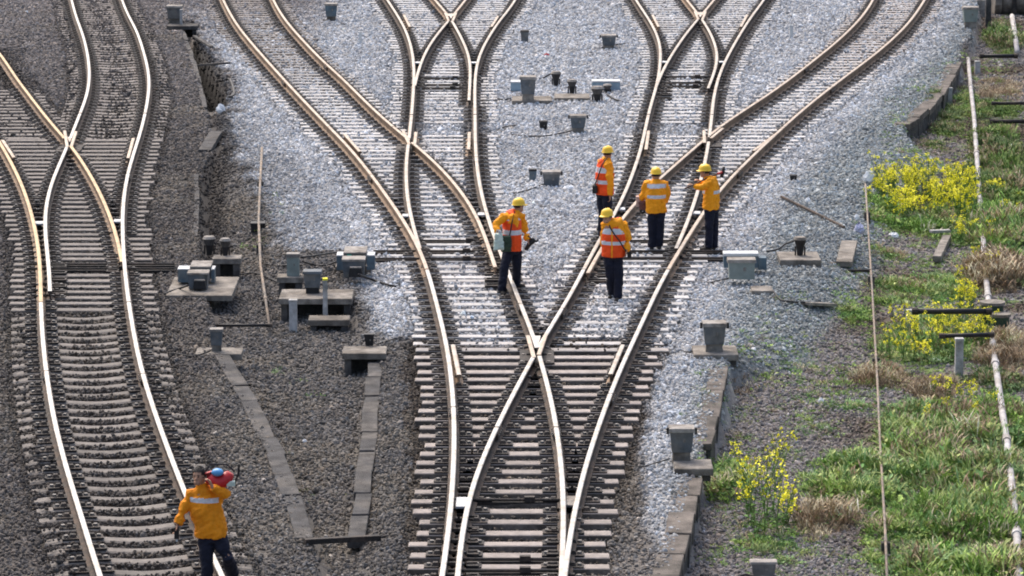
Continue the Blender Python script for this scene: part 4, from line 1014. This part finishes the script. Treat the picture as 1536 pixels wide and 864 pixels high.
# 3 front man, facing the camera
F0, P = JP((922, 447))
J = dict(pelvis=P(920, 383), waist=P(920, 369), chest=P(920, 349), neck=P(913, 332.5, -.04), head=P(910.5, 325.5, -.09),
         shL=P(936, 338), elL=P(943, 359, .02), haL=P(939.5, 376, -.1), shR=P(907, 338), elR=P(905, 360, .05), haR=P(908, 374, .06), hdL=(-.1, -.1, -1), hdR=(.1, -.1, -1),
         hipL=P(926, 388), knL=P(928, 414, -.04), anL=P(927, 444, -.03), hipR=P(914, 388), knR=P(915, 414, .03), anR=P(918, 440, .18))
J['toeL'] = J['anL'] + Vector((-.04, -.17, -.05)); J['toeR'] = J['anR'] + Vector((-.05, -.15, -.05))
person(F0, J, 'worker in orange vest walking towards the camera, black strap across his chest', face=R(190), vest=True, hat_face=R(222), stripes=[(P(0, 366).z, P(0, 360).z), (P(0, 350).z, P(0, 341).z)], seed=3)
PEOPLE[3] = (F0, P)
# 4 man seen from behind
F0, P = JP((984, 373))
J = dict(pelvis=P(984, 317), waist=P(984, 304), chest=P(984, 287), neck=P(984, 271), head=P(984, 262.5),
         shL=P(970, 276), elL=P(965, 291, .05), haL=P(961, 300, .12), shR=P(998, 276), elR=P(1001, 291), haR=P(998, 303, .1), hdL=(-.6, .3, -.5), hdR=(-.3, .6, -.5),
         hipL=P(978, 321), knL=P(978, 344), anL=P(978, 368), hipR=P(990, 321), knR=P(990, 344), anR=P(989, 367))
person(F0, J, 'worker seen from behind in yellow jacket with two silver bands, bag under his left arm', face=R(-5), stripes=[(P(0, 296.5).z, P(0, 291).z), (P(0, 281).z, P(0, 275).z)], seed=4, backstripe=True)
PEOPLE[4] = (F0, P)
# 5 man facing left with hammer over shoulder
F0, P = JP((1067, 374))
J = dict(pelvis=P(1067, 312), waist=P(1067, 299), chest=P(1067, 281), neck=P(1062, 266), head=P(1057.5, 258),
         shL=P(1065, 272, -.15), elL=P(1052, 281.5, -.22), haL=P(1041, 278, -.2), shR=P(1068, 272, .15), elR=P(1055, 280, .2), haR=P(1050, 272, .12), hdL=(-.9, .0, .2), hdR=(-.6, -.4, .4),
         hipL=P(1064, 317, -.08), knL=P(1064, 344, -.08), anL=P(1063, 369, -.09), hipR=P(1071, 317, .08), knR=P(1071, 344, .08), anR=P(1071, 369, .06))
person(F0, J, 'rightmost worker, in yellow jacket, facing left with a long hammer over his shoulder', face=R(-75), seed=5, jacket='yellow', backstripe=True, stripes=[(P(0, 289).z, P(0, 284).z)])
PEOPLE[5] = (F0, P)
# 6 man in the lower left corner
F0, P = JP((318, 897))
J = dict(pelvis=P(318, 803), waist=P(314, 782), chest=P(309, 755), neck=P(303, 728, -.04), head=P(298.5, 714.5, -.06),
         shL=P(329, 739, .0), elL=P(339, 742, -.16), haL=P(318, 730, -.26), shR=P(284, 741, 0), elR=P(274, 767, -.03), haR=P(266, 786, -.08), hdL=(-.3, -.1, .8), hdR=(-.1, -.1, -1),
         hipL=P(328, 808), knL=P(341, 834, -.12), anL=P(349, 860, .3), hipR=P(309, 808), knR=P(310, 848, -.05), anR=P(311, 889, -.02))
J['toeL'] = J['anL'] + Vector((.05, .03, -.17)); J['toeR'] = J['anR'] + Vector((-.02, -.17, -.04))
person(F0, J, 'bareheaded worker in orange yellow jacket at lower left, shouldering a red lantern', face=R(188), jacket='amber', helmet=False, hat_face=R(205), stripes=[(P(0, 751).z, P(0, 744).z)], seed=6, backstripe=True)
PEOPLE[6] = (F0, P)
# carried things
def thing_at(k, px, py, d): F0, P = PEOPLE[k]; return F0 + P(px, py, d)
def loose(mb, name, mats, label, cat, smooth=True): return tag(mb.build(name, mats, None, smooth=smooth), label, cat)
a = thing_at(1, 748, 362, -.36); root = empty('water_tank', a, 'translucent pale tank hanging from the left hand of the striding worker', 'tank')
q = MB(); q.box((0, 0, 0), (.17, .14, .29), ch=.02, taper=.85); remesh(q, .013, [M['pale_bag']], 'tank', root, 8, .05, 9)
q = MB(); q.cyl((.02, 0, .14), .025, .05, 10); q.build('cap', M['white'], root)
q = MB(); q.tube([(-.05, 0, .14), (-.03, 0, .2), (.03, 0, .2), (.05, 0, .14)], .008, 6); q.build('handle', M['white'], root)
a = thing_at(1, 760, 365, -.27); root = empty('shoulder_bag', a, 'dark green canvas bag hanging behind the pale tank', 'bag')
q = MB(); q.box((0, 0, 0), (.17, .11, .28), ch=.02); remesh(q, .013, [M['green_bag']], 'pouch', root, 8, .06, 12)
q = MB(); q.box((0, -.02, .08), (.155, .1, .1), ch=.01); q.build('flap', M['green_bag'], root)
q = MB(); q.tube([(.05, 0, .12), (.1, .02, .4), (.14, .1, .55)], .012, 6); q.build('strap', M['black'], root)
a = thing_at(1, 797, 364, -.05); root = empty('hand_tool', a, 'black tool held in the right hand of the striding worker', 'tool')
q = MB(); q.tube([(-.1, 0, -.13), (-.03, 0, -.02), (.06, 0, .06)], [.03, .045, .05], 8); q.build('body', M['black'], root)
q = MB(); q.tube([(-.06, 0, .12), (0, 0, .06), (.1, 0, .02), (.12, 0, .06)], .018, 6); q.build('handle', M['black'], root)
a = thing_at(2, 892, 283, -.05); root = empty('hip_bag', a, 'small black bag on the left hip of the half hidden worker', 'bag')
q = MB(); q.box((0, 0, 0), (.09, .18, .16), ch=.02); q.build('pouch', M['black'], root)
q = MB(); q.tube([(0, 0, .06), (.06, -.14, .25), (.14, -.2, .5), (.24, -.12, .62)], .012, 6); q.build('strap', M['black'], root)
F0, P = PEOPLE[3]
q = MB(); q.tube([P(914, 338, -.17), P(916, 343, -.2), P(922, 352, -.22), P(929, 361, -.21), P(935, 371, -.2), P(939, 377, -.12)], .013, 6); o = q.build('bag_strap', M['black'], None, loc=F0); tag(o, 'black strap running diagonally across the orange vest of the front worker', 'strap')
a = thing_at(3, 944, 381, -.02); root = empty('small_radio', a, 'small black device in the hand of the front worker', 'radio')
q = MB(); q.box((0, 0, 0), (.07, .06, .12), ch=.01); q.build('case', M['black'], root); q = MB(); q.cyl((.02, 0, .06), .006, .08, 6); q.build('aerial', M['black'], root)
a = thing_at(4, 963, 308, .12); root = empty('tool_bag', a, 'brown and pink bundle held at the left side of the worker seen from behind', 'bag')
q = MB(); q.box((.04, 0, .0), (.19, .15, .18), ch=.02); remesh(q, .013, [M['brown_bag']], 'bag', root, 7, .06, 14)
q = MB(); q.box((-.07, .02, .08), (.08, .1, .2), ch=.01, rx=.2); q.build('papers', M['pinkpap'], root)
q = MB(); q.tube([(-.03, 0, -.1), (0, -.02, -.14), (.06, 0, -.12)], .025, 6); q.build('coil', M['black'], root)
F0, P = PEOPLE[5]; root = empty('long_hammer', F0 + P(1060, 268, -.1), 'long hammer with red neck carried over the shoulder of the rightmost worker', 'hammer')
o0 = P(1060, 268, -.1); q = MB(); q.tube([P(1027, 283, -.22) - o0, P(1041, 277, -.24) - o0, P(1060, 267.5, -.08) - o0, P(1081, 259, .1) - o0], .014, 8); q.build('handle', M['handle'], root)
q = MB(); q.tube([P(1076, 261, .05) - o0, P(1083, 258, .1) - o0], .024, 8); q.build('neck', M['red'], root)
q = MB(); q.tube([P(1086, 250, .12) - o0, P(1084.5, 258, .12) - o0, P(1082, 266, .12) - o0], [.02, .038, .034], 8); q.build('head', M['black'], root)
F0, P = PEOPLE[6]; c0 = P(328, 713, -.1); root = empty('signal_lantern', F0 + c0, 'red lantern with blue lens carried on the shoulder of the lower left worker', 'lantern')
q = MB(); q.tube([(-.12, 0, .04), (-.1, 0, -.02), (0, -.02, -.1), (.1, 0, -.04), (.14, 0, .03)], [(.05, .05), (.08, .09), (.09, .1), (.08, .09), (.05, .05)], 14); q.build('shell', M['red'], root, smooth=True)
q = MB(); q.ball((-.01, -.05, .05), (.075, .07, .05), 14, 8); q.build('lens', M['blueshell'], root, smooth=True)
q = MB(); q.tube([(-.16, 0, .05), (-.1, .02, .14), (.1, .02, .13), (.19, .02, .05)], .012, 6); q.build('handle', M['black'], root)
q = MB(); q.tube([(.1, 0, -.05), (.2, 0, -.09), (.24, 0, .02), (.25, 0, .14)], .014, 6); q.build('bracket', M['black'], root)
q = MB(); q.box((.15, -.03, -.09), (.1, .08, .06), ch=.01); q.build('case', M['pale_bag'], root)
a = thing_at(6, 265, 799, -.1); root = empty('walkie_talkie', a, 'black handheld radio in the lowered hand of the lower left worker', 'radio')
q = MB(); q.box((0, 0, 0), (.055, .05, .15), ch=.008); q.build('case', M['black'], root); q = MB(); q.cyl((.015, 0, .07), .007, .08, 6); q.build('aerial', M['black'], root); q = MB(); q.box((0, 0, -.09), (.02, .03, .04)); q.build('clip', M['white'], root)

# ------------------------------------------------------------------ scatter tools
def hidden_collection(name, meshes):
    c = bpy.data.collections.new(name)
    for i, m_ in enumerate(meshes):
        o = bpy.data.objects.new('%s_%02d' % (name, i), m_); c.objects.link(o)
    return c
def scatter(name, P, S, Rz, tints, cidx, coll, label=None, kind='stuff', full_rot=True, parent=None):
    n = len(P); me = bpy.data.meshes.new(name); me.vertices.add(n); me.vertices.foreach_set('co', np.asarray(P, np.float32).ravel())
    a = me.attributes.new('tint', 'FLOAT_COLOR', 'POINT'); c = np.ones((n, 4), np.float32); c[:, :3] = tints; a.data.foreach_set('color', c.ravel())
    a = me.attributes.new('siz', 'FLOAT_VECTOR', 'POINT'); a.data.foreach_set('vector', np.asarray(S, np.float32).ravel())
    a = me.attributes.new('rot', 'FLOAT_VECTOR', 'POINT'); a.data.foreach_set('vector', np.asarray(Rz, np.float32).ravel())
    a = me.attributes.new('idx', 'INT', 'POINT'); a.data.foreach_set('value', np.asarray(cidx, np.int32))
    o = bpy.data.objects.new(name, me); col.objects.link(o); tag(o, kind=kind)
    if label: tag(o, label)
    ng = bpy.data.node_groups.new(name + '_nodes', 'GeometryNodeTree'); ng.interface.new_socket('Geometry', in_out='INPUT', socket_type='NodeSocketGeometry'); ng.interface.new_socket('Geometry', in_out='OUTPUT', socket_type='NodeSocketGeometry')
    N = ng.nodes; L = ng.links; gi = N.new('NodeGroupInput'); go = N.new('NodeGroupOutput')
    ip = N.new('GeometryNodeInstanceOnPoints'); ci = N.new('GeometryNodeCollectionInfo'); ci.inputs['Collection'].default_value = coll; ci.inputs['Separate Children'].default_value = True; ci.inputs['Reset Children'].default_value = True
    def na(nm, dt):
        x = N.new('GeometryNodeInputNamedAttribute'); x.data_type = dt; x.inputs['Name'].default_value = nm; return x.outputs['Attribute']
    L.new(gi.outputs[0], ip.inputs['Points']); L.new(ci.outputs[0], ip.inputs['Instance']); ip.inputs['Pick Instance'].default_value = True
    L.new(na('idx', 'INT'), ip.inputs['Instance Index']); L.new(na('siz', 'FLOAT_VECTOR'), ip.inputs['Scale'])
    er = N.new('FunctionNodeEulerToRotation'); L.new(na('rot', 'FLOAT_VECTOR'), er.inputs[0]); L.new(er.outputs[0], ip.inputs['Rotation'])
    L.new(ip.outputs[0], go.inputs[0]); md = o.modifiers.new('scatter', 'NODES'); md.node_group = ng
    return o
# stones: angular, about 30 triangles each
def rock(seed):
    bm = bmesh.new(); bmesh.ops.create_icosphere(bm, subdivisions=1, radius=.5); rr = random.Random(seed)
    for v in bm.verts: v.co *= rr.uniform(.72, 1.15)
    for _ in range(3):
        n = Vector((rr.gauss(0, 1), rr.gauss(0, 1), rr.gauss(0, 1))).normalized()
        for v in bm.verts:
            d = v.co.dot(n)
            if d > .32: v.co -= n * (d - .32)
    me = bpy.data.meshes.new('stone'); bm.to_mesh(me); bm.free(); me.materials.append(M['stone']); return me
rocks = hidden_collection('stone', [rock(i) for i in range(7)])
def frustum_pts(step, y0, y1, margin=.6):
    Ps = []; Y = y0
    ys = np.arange(y0, y1, step)
    for Yv in ys:
        hw = (768 / FL) * (Yv * cT + CAMZ * sT) + margin
        xs = np.arange(-hw, hw, step); Ps.append(np.stack([xs, np.full(len(xs), Yv)], 1))
    P = np.concatenate(Ps); P += rng.uniform(-.5, .5, P.shape) * step * 1.1; return P
PT = np.concatenate([frustum_pts(.056, 45.5, 62), frustum_pts(.064, 62, 80), frustum_pts(.078, 80, 100), frustum_pts(.09, 100, 121)])
size = np.interp(PT[:, 1], [46, 62, 80, 120], [.058, .063, .074, .09])
X, Y = PT[:, 0], PT[:, 1]; px, py = to_px(X, Y, 0)
xr = np.interp(Y, *XR); ml = np.interp(Y, *ML)
# a bed between sleepers lies lower in the dark bays of the nearest turnout and of the left line
Z = height(X, Y)
trk = np.zeros(len(X)); 
low1, low2, rest, curv = in_track(X, Y)
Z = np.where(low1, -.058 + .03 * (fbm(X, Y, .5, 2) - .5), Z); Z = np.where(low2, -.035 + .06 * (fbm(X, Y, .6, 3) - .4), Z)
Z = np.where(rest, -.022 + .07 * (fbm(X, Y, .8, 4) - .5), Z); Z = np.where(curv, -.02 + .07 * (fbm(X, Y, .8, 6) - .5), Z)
Z = Z + rng.normal(0, .011, len(X)) + .004
# keep stones off the sleepers
keep = np.ones(len(X), bool); onslp = np.zeros(len(X), bool)
order = np.argsort(Y); Ys = Y[order]
for cx, cy, L_, an, cov in SLEEPERS:
    e = abs(math.sin(an)) * L_ / 2 + .16; i0, i1 = np.searchsorted(Ys, [cy - e, cy + e]); ii = order[i0:i1]
    dx, dy = X[ii] - cx, Y[ii] - cy; u = dx * math.cos(an) + dy * math.sin(an); v = -dx * math.sin(an) + dy * math.cos(an)
    inn = (np.abs(u) < L_ / 2 - .0) & (np.abs(v) < .13)
    jj = ii[inn]; 
    ue = (np.abs(u[inn]) > L_ / 2 - .42) & (L_ == 2.5)
    k = rng.random(len(jj)) < np.where(ue, .22 + .4 * (fbm(X[jj], Y[jj], 1.5, 151) > .5), 0) + cov * (.25 + 1.5 * sm((fbm(X[jj], Y[jj], .7, 51) - .4) / .2)) * .62
    keep[jj[~k]] = False; onslp[jj[k]] = True
Z = np.where(onslp, .035, Z)
# rails
for nme in RAILSX:
    Yk, Xk = RC[nme]; d = np.abs(X - np.interp(Y, Yk, Xk)); keep &= ~((Y > Yk[0]) & (Y < Yk[-1]) & (d < .1))
# trench stays dark and open
soilm = (X > xr + .8) & (px > 1300); keep &= ~(soilm & (rng.random(len(X)) < .3 + .3 * (fbm(X, Y, 1.2, 61) > .5)))
keep &= rng.random(len(X)) < .93
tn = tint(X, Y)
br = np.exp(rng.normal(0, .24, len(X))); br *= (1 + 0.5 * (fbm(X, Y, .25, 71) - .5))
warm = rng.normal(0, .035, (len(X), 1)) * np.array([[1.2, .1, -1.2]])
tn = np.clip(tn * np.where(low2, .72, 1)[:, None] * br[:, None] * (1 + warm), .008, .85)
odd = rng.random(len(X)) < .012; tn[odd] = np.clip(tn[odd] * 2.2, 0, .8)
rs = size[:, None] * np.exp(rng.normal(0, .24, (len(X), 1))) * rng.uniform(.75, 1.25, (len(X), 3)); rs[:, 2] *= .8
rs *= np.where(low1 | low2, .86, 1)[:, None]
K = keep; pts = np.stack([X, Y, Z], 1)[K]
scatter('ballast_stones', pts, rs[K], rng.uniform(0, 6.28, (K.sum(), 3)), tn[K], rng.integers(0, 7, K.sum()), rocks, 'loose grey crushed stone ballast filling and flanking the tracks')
print('stones', K.sum())

# ------------------------------------------------------------------ weeds
def clump(seed, n, L, w_, spread, upright):
    rr = random.Random(seed); mb = MB()
    for i in range(n):
        an = rr.uniform(0, 6.28); b = Vector((rr.gauss(0, spread), rr.gauss(0, spread), 0)); l = L * rr.uniform(.5, 1.15)
        up_ = upright * rr.uniform(.5, 1.3); d = Vector((math.cos(an), math.sin(an), up_)).normalized(); s = d.cross(Vector((0, 0, 1))).normalized() * w_ * rr.uniform(.6, 1.2)
        b.z = rr.uniform(0, .25) * L; m1 = b + d * l * .55; e = b + d * l * .95 + Vector((0, 0, -l * .18))
        mb.add([b, m1 + s, e, m1 - s], [(0, 1, 2, 3)])
    return mb.mesh('weed', M['leaf'])
broad = hidden_collection('broad_weed', [clump(i, 26, .062, .015, .06, 1.1) for i in range(5)])
grassy = hidden_collection('grass_tuft', [clump(20 + i, 30, .15, .0045, .06, 1.7) for i in range(5)])
GREEN = [(.17, .29, .07), (.27, .38, .1), (.12, .22, .07), (.36, .42, .16), (.22, .33, .14)]
DRY = [(.28, .2, .13), (.38, .3, .2), (.2, .15, .1), (.45, .39, .27)]
REG = [(1330, 690, 270, 210, .42, 0, .8), (1400, 480, 150, 150, .3, 0, .8), (1440, 230, 110, 110, .3, 0, .8), # cx, cy, rx, ry, density, palette(0 green,1 dry,2 dark green), height
 (1440, 700, 110, 110, 1.0, 0, 1.5), (1460, 830, 120, 90, 1.0, 0, 1.5), (1500, 640, 60, 70, 1.0, 0, 1.2), (1390, 650, 80, 55, 1.1, 0, 1.2), (1280, 712, 95, 42, 1.0, 0, 1.3), (1350, 800, 70, 60, .9, 0, 1.1),
 (1260, 705, 60, 22, .6, 0, 1), (1235, 765, 45, 32, .95, 1, 1.3), (1240, 740, 40, 25, .6, 1, 1.2), (1150, 780, 80, 60, .6, 0, 1.1), (1090, 720, 30, 40, .8, 0, 1.5), (1180, 835, 40, 18, .8, 0, 1), (1085, 735, 25, 40, .5, 0, 1.1), (1105, 770, 35, 18, .7, 0, 1), (1240, 850, 60, 14, .6, 0, .8), (1070, 820, 25, 14, .6, 0, .8),
 (1320, 556, 46, 14, .75, 1, 1.2), (1400, 572, 45, 20, .8, 1, 1.2), (1500, 408, 50, 22, 1.2, 1, 1.4), (1510, 520, 50, 45, .9, 1, 1.2), (1500, 560, 50, 30, .8, 2, 1.2), (1515, 660, 30, 30, .8, 2, 1.5),
 (1400, 610, 90, 25, .8, 0, 1), (1400, 500, 80, 40, .9, 0, 1.3), (1330, 510, 35, 30, .7, 0, 1.2), (1250, 535, 40, 12, .5, 0, .9), (1280, 465, 35, 14, .8, 0, 1), (1225, 500, 30, 20, .35, 0, .8), (1185, 470, 30, 12, .2, 0, .7),
 (1340, 430, 55, 25, .8, 0, 1.1), (1420, 420, 50, 30, .8, 0, 1.2), (1385, 395, 40, 16, .6, 0, 1), (1330, 380, 45, 14, .7, 0, 1), (1440, 330, 40, 40, .7, 0, 1.2), (1500, 340, 50, 50, 1.1, 0, 1.4), (1500, 260, 60, 60, 1.0, 2, 1.4), (1420, 175, 35, 30, .8, 2, 1.1), (1400, 215, 30, 16, .7, 2, 1), (1490, 210, 40, 40, .9, 2, 1.4), (1450, 150, 25, 30, .7, 0, 1.1), (1500, 130, 45, 25, .6, 1, 1.2), (1500, 160, 50, 30, .7, 2, 1.2), (1505, 50, 25, 30, 1, 2, 1.4), (1485, 100, 40, 20, .5, 0, 1), (1330, 325, 40, 22, .9, 0, 1.2), (1390, 325, 60, 22, .9, 0, 1.3),
 (1130, 590, 50, 16, .35, 0, .8), (1165, 603, 22, 10, .7, 0, .9), (1110, 575, 20, 12, .3, 1, .8), (1240, 590, 50, 8, .4, 0, .8), (1270, 600, 40, 12, .7, 0, .9),
 (430, 568, 28, 12, .14, 0, .5), (470, 590, 22, 10, .1, 0, .5), (475, 745, 35, 12, .14, 0, .5), (520, 742, 8, 6, .2, 0, .5), (430, 690, 8, 12, .18, 0, .5), (385, 372, 30, 12, .08, 0, .5), (410, 330, 25, 30, .03, 0, .4), (1180, 540, 25, 10, .25, 0, .7), (1050, 590, 10, 6, .3, 0, .6), (1045, 610, 7, 4, .3, 0, .6)]
base = frustum_pts(.055, 45.5, 122, .4); bx, by = base[:, 0], base[:, 1]; bqx, bqy = to_px(bx, by, -.35)
dens = np.zeros((3, len(bx))); hh = np.zeros(len(bx))
for cx, cy, ax, ay, dn, pal, ht in REG:
    g_ = dn * np.clip(1.35 - (((bqx - cx) / ax) ** 2 + ((bqy - cy) / ay) ** 2), 0, 1); dens[pal] = np.maximum(dens[pal], g_); hh = np.maximum(hh, g_ * ht)
xr_b = np.interp(by, *XR)
patch = sm((fbm(bx, by, 1.0, 81) - .34) / .2) * .55 + .45
tot = dens.max(0) * patch; pick = rng.random(len(bx)) < tot * .95
pal = dens.argmax(0)
i_ = np.where(pick)[0]; n = len(i_); cols = np.zeros((n, 3)); kinds = np.zeros(n, int)
nz = fbm(bx[i_], by[i_], .9, 91)
G_, D_ = np.array(GREEN), np.array(DRY)
cg = G_[np.clip((nz * 1.6 - .3) * 5 + rng.normal(0, .9, n), 0, 4).astype(int)]; cdry = D_[rng.integers(0, 4, n)]
isdry = ((pal[i_] == 1) & (rng.random(n) < .88)) | (rng.random(n) < .04 + .1 * (fbm(bx[i_], by[i_], 1.4, 131) > .56))
cols = np.where(isdry[:, None], cdry, np.where((pal[i_] == 2)[:, None], cg * .62, cg)) * np.exp(rng.normal(0, .25, (n, 1)))
mound = sm((fbm(bx[i_], by[i_], .75, 111) - .33) / .3)
sc_w = np.clip(hh[i_], .5, 1.7) * rng.uniform(.55, 1.3, n) * (.7 + .75 * mound)
Pz = height(bx[i_], by[i_]) - .01 + .14 * mound * np.clip(hh[i_] - .55, 0, .6) / .6 * rng.random(n); PW = np.stack([bx[i_], by[i_], Pz], 1)
rot = np.stack([rng.normal(0, .15, n), rng.normal(0, .15, n), rng.uniform(0, 6.28, n)], 1)
gr = (isdry & (rng.random(n) < .8)) | (rng.random(n) < .16)
for nm, msk, cl, lab in (('broadleaf_weeds', ~gr, broad, 'low green broadleaf weeds carpeting the right side and sparse spots between tracks'), ('grass_tufts', gr, grassy, 'thin green and dry brown grass tufts mixed through the weeds at the right')):
    k = msk; scatter(nm, PW[k], np.repeat((sc_w[k] * 1.05)[:, None], 3, 1), rot[k], np.clip(cols[k], .01, .6), rng.integers(0, 5, k.sum()), cl, lab)
print('weeds', n)

# ------------------------------------------------------------------ flowering rape plants: each its own thing
def rape(seed, H, nst, nfl, spread):
    rr = random.Random(seed); st, lf, fl = MB(), MB(), MB(); tips = []
    for i in range(nst):
        an = rr.uniform(0, 6.28); rad = spread * math.sqrt(rr.random()); h_ = H * rr.uniform(.7, 1.08)
        a = Vector((rr.gauss(0, .04), rr.gauss(0, .04), 0)); b = a + Vector((math.cos(an) * rad * .45, math.sin(an) * rad * .45, h_ * .5)); c = Vector((math.cos(an) * rad, math.sin(an) * rad, h_))
        st.tube([a, b, c], [.007, .006, .004], 4); tips.append(c)
        for q in range(3):
            t_ = rr.uniform(.35, .85); p0 = a.lerp(c, t_); an2 = rr.uniform(0, 6.28); c2 = p0 + Vector((math.cos(an2) * .1, math.sin(an2) * .1, h_ * rr.uniform(.12, .25))); st.tube([p0, c2], .003, 3); tips.append(c2)
        for q in range(7):
            t_ = rr.uniform(.03, .7); p0 = a.lerp(c, t_); an2 = rr.uniform(0, 6.28); l = rr.uniform(.08, .18) * (1.2 - t_); d = Vector((math.cos(an2), math.sin(an2), rr.uniform(.0, .7))).normalized(); s = d.cross(Vector((0, 0, 1))).normalized() * l * .22
            lf.add([p0, p0 + d * l * .5 + s, p0 + d * l - Vector((0, 0, l * .3)), p0 + d * l * .5 - s], [(0, 1, 2, 3)])
    for c in tips:
        for q in range(nfl):
            p0 = c + Vector((rr.gauss(0, .022), rr.gauss(0, .022), rr.uniform(-.05, .025))); n_ = Vector((rr.gauss(0, 1), rr.gauss(0, 1) - 1.0, rr.gauss(0, 1) + 1.2)).normalized(); u = n_.orthogonal().normalized() * rr.uniform(.014, .023); v = n_.cross(u)
            fl.add([p0 + u, p0 + v, p0 - u, p0 - v], [(0, 1, 2, 3)])
    return st.mesh('stems', M['stem']), lf.mesh('leaves', M['pleaf']), fl.mesh('flowers', M['petal'])
protos = [rape(101, .75, 6, 7, .28), rape(102, .85, 7, 7, .34), rape(103, .6, 5, 8, .24), rape(104, .95, 6, 7, .3), rape(105, .5, 3, 7, .15), rape(106, 1.25, 6, 6, .36), rape(107, 1.0, 5, 6, .3)]
def plant(px, py, k, s, label, group=None):
    p = pg(px, py); root = empty('rape_plant', p, label, 'flowering plant', group, rz=random.uniform(0, 6.28)); root.scale = (s, s, s)
    for nm, me_ in zip(('stems', 'leaves', 'flowers'), protos[k]):
        o = bpy.data.objects.new(nm, me_); col.objects.link(o); o.parent = root; o['kind'] = 'stuff'
rp = random.Random(5)
LB = 'flowering rape plant crowded into the big yellow patch below the upper right ballast bank'
for i in range(60):
    x = rp.uniform(1312, 1462); y = rp.uniform(282, 338) - max(0, (1345 - x) * .25)
    if x < 1325 and y > 320: continue
    plant(x, y, rp.choice((0, 1, 2, 3)), rp.uniform(.62, .92), LB, 'rape plants in the big yellow patch')
for x, y, s in ((1338, 262, .6), (1356, 258, .65), (1382, 262, .6), (1300, 300, .5)): plant(x, y, 2, s, LB, 'rape plants in the big yellow patch')
LB2 = 'one of the yellow flowering rape plants growing around the black pipes at the right'
for i in range(24):
    x = rp.uniform(1332, 1478); y = rp.uniform(496, 546)
    plant(x, y, rp.choice((0, 2, 3, 1)), rp.uniform(.5, .78), LB2, 'rape plants around the black pipes')
LB3 = 'sparse yellow flowering plant along the pale pipe right of the bare soil patch'
for i in range(16):
    x = rp.uniform(1436, 1475) + rp.choice((0, 0, 40)); y = rp.uniform(345, 470)
    plant(min(x, 1532), y, rp.choice((2, 4, 0)), rp.uniform(.5, .8), LB3, 'rape plants along the pale pipe')
LB4 = 'one of the small yellow flowers dotting the weeds below the white concrete post'
for i in range(12): plant(rp.uniform(1370, 1510), rp.uniform(592, 640), 4, rp.uniform(.4, .7), LB4, 'small yellow flowers below the post')
LB5 = 'one of the yellow flowering plants at the right edge beyond the pale pipe'
for i in range(7): plant(rp.uniform(1478, 1534), rp.uniform(285, 330), rp.choice((2, 4)), rp.uniform(.5, .8), LB5, 'rape plants at the right edge')
for x, y, k, s, lab in ((1120, 775, 4, .9, 'small rape plant with few flowers at the left of the lower clump'), (1142, 806, 5, 1.05, 'tallest rape plant of the lower clump, loose yellow heads high over the gravel'),
                        (1168, 806, 6, .95, 'bushy rape plant at the right of the lower clump'), (1126, 790, 6, 1.0, 'rape plant at the left front of the lower clump'), (1178, 790, 2, .9, 'short rape plant at the far right of the lower clump'), (1156, 780, 5, .95, 'thin rape plant behind the tallest one of the lower clump'),
                        (1104, 700, 4, .7, 'single small rape plant beside the nearer slab platform')):
    plant(x, y, k, s, lab)

# ------------------------------------------------------------------ bring each track's origin to its own base
for o in [o for o in bpy.data.objects if o.type == 'EMPTY' and o.location.length < 1e-6 and o.children]:
    c = Vector()
    for ch in o.children: c += ch.location if ch.location.length > 1e-6 else ch.matrix_world @ (sum((Vector(q) for q in ch.bound_box), Vector()) / 8)
    c /= len(o.children); c.z = 0; o.location = c
    for ch in o.children: ch.matrix_parent_inverse = Matrix.Translation(-c)
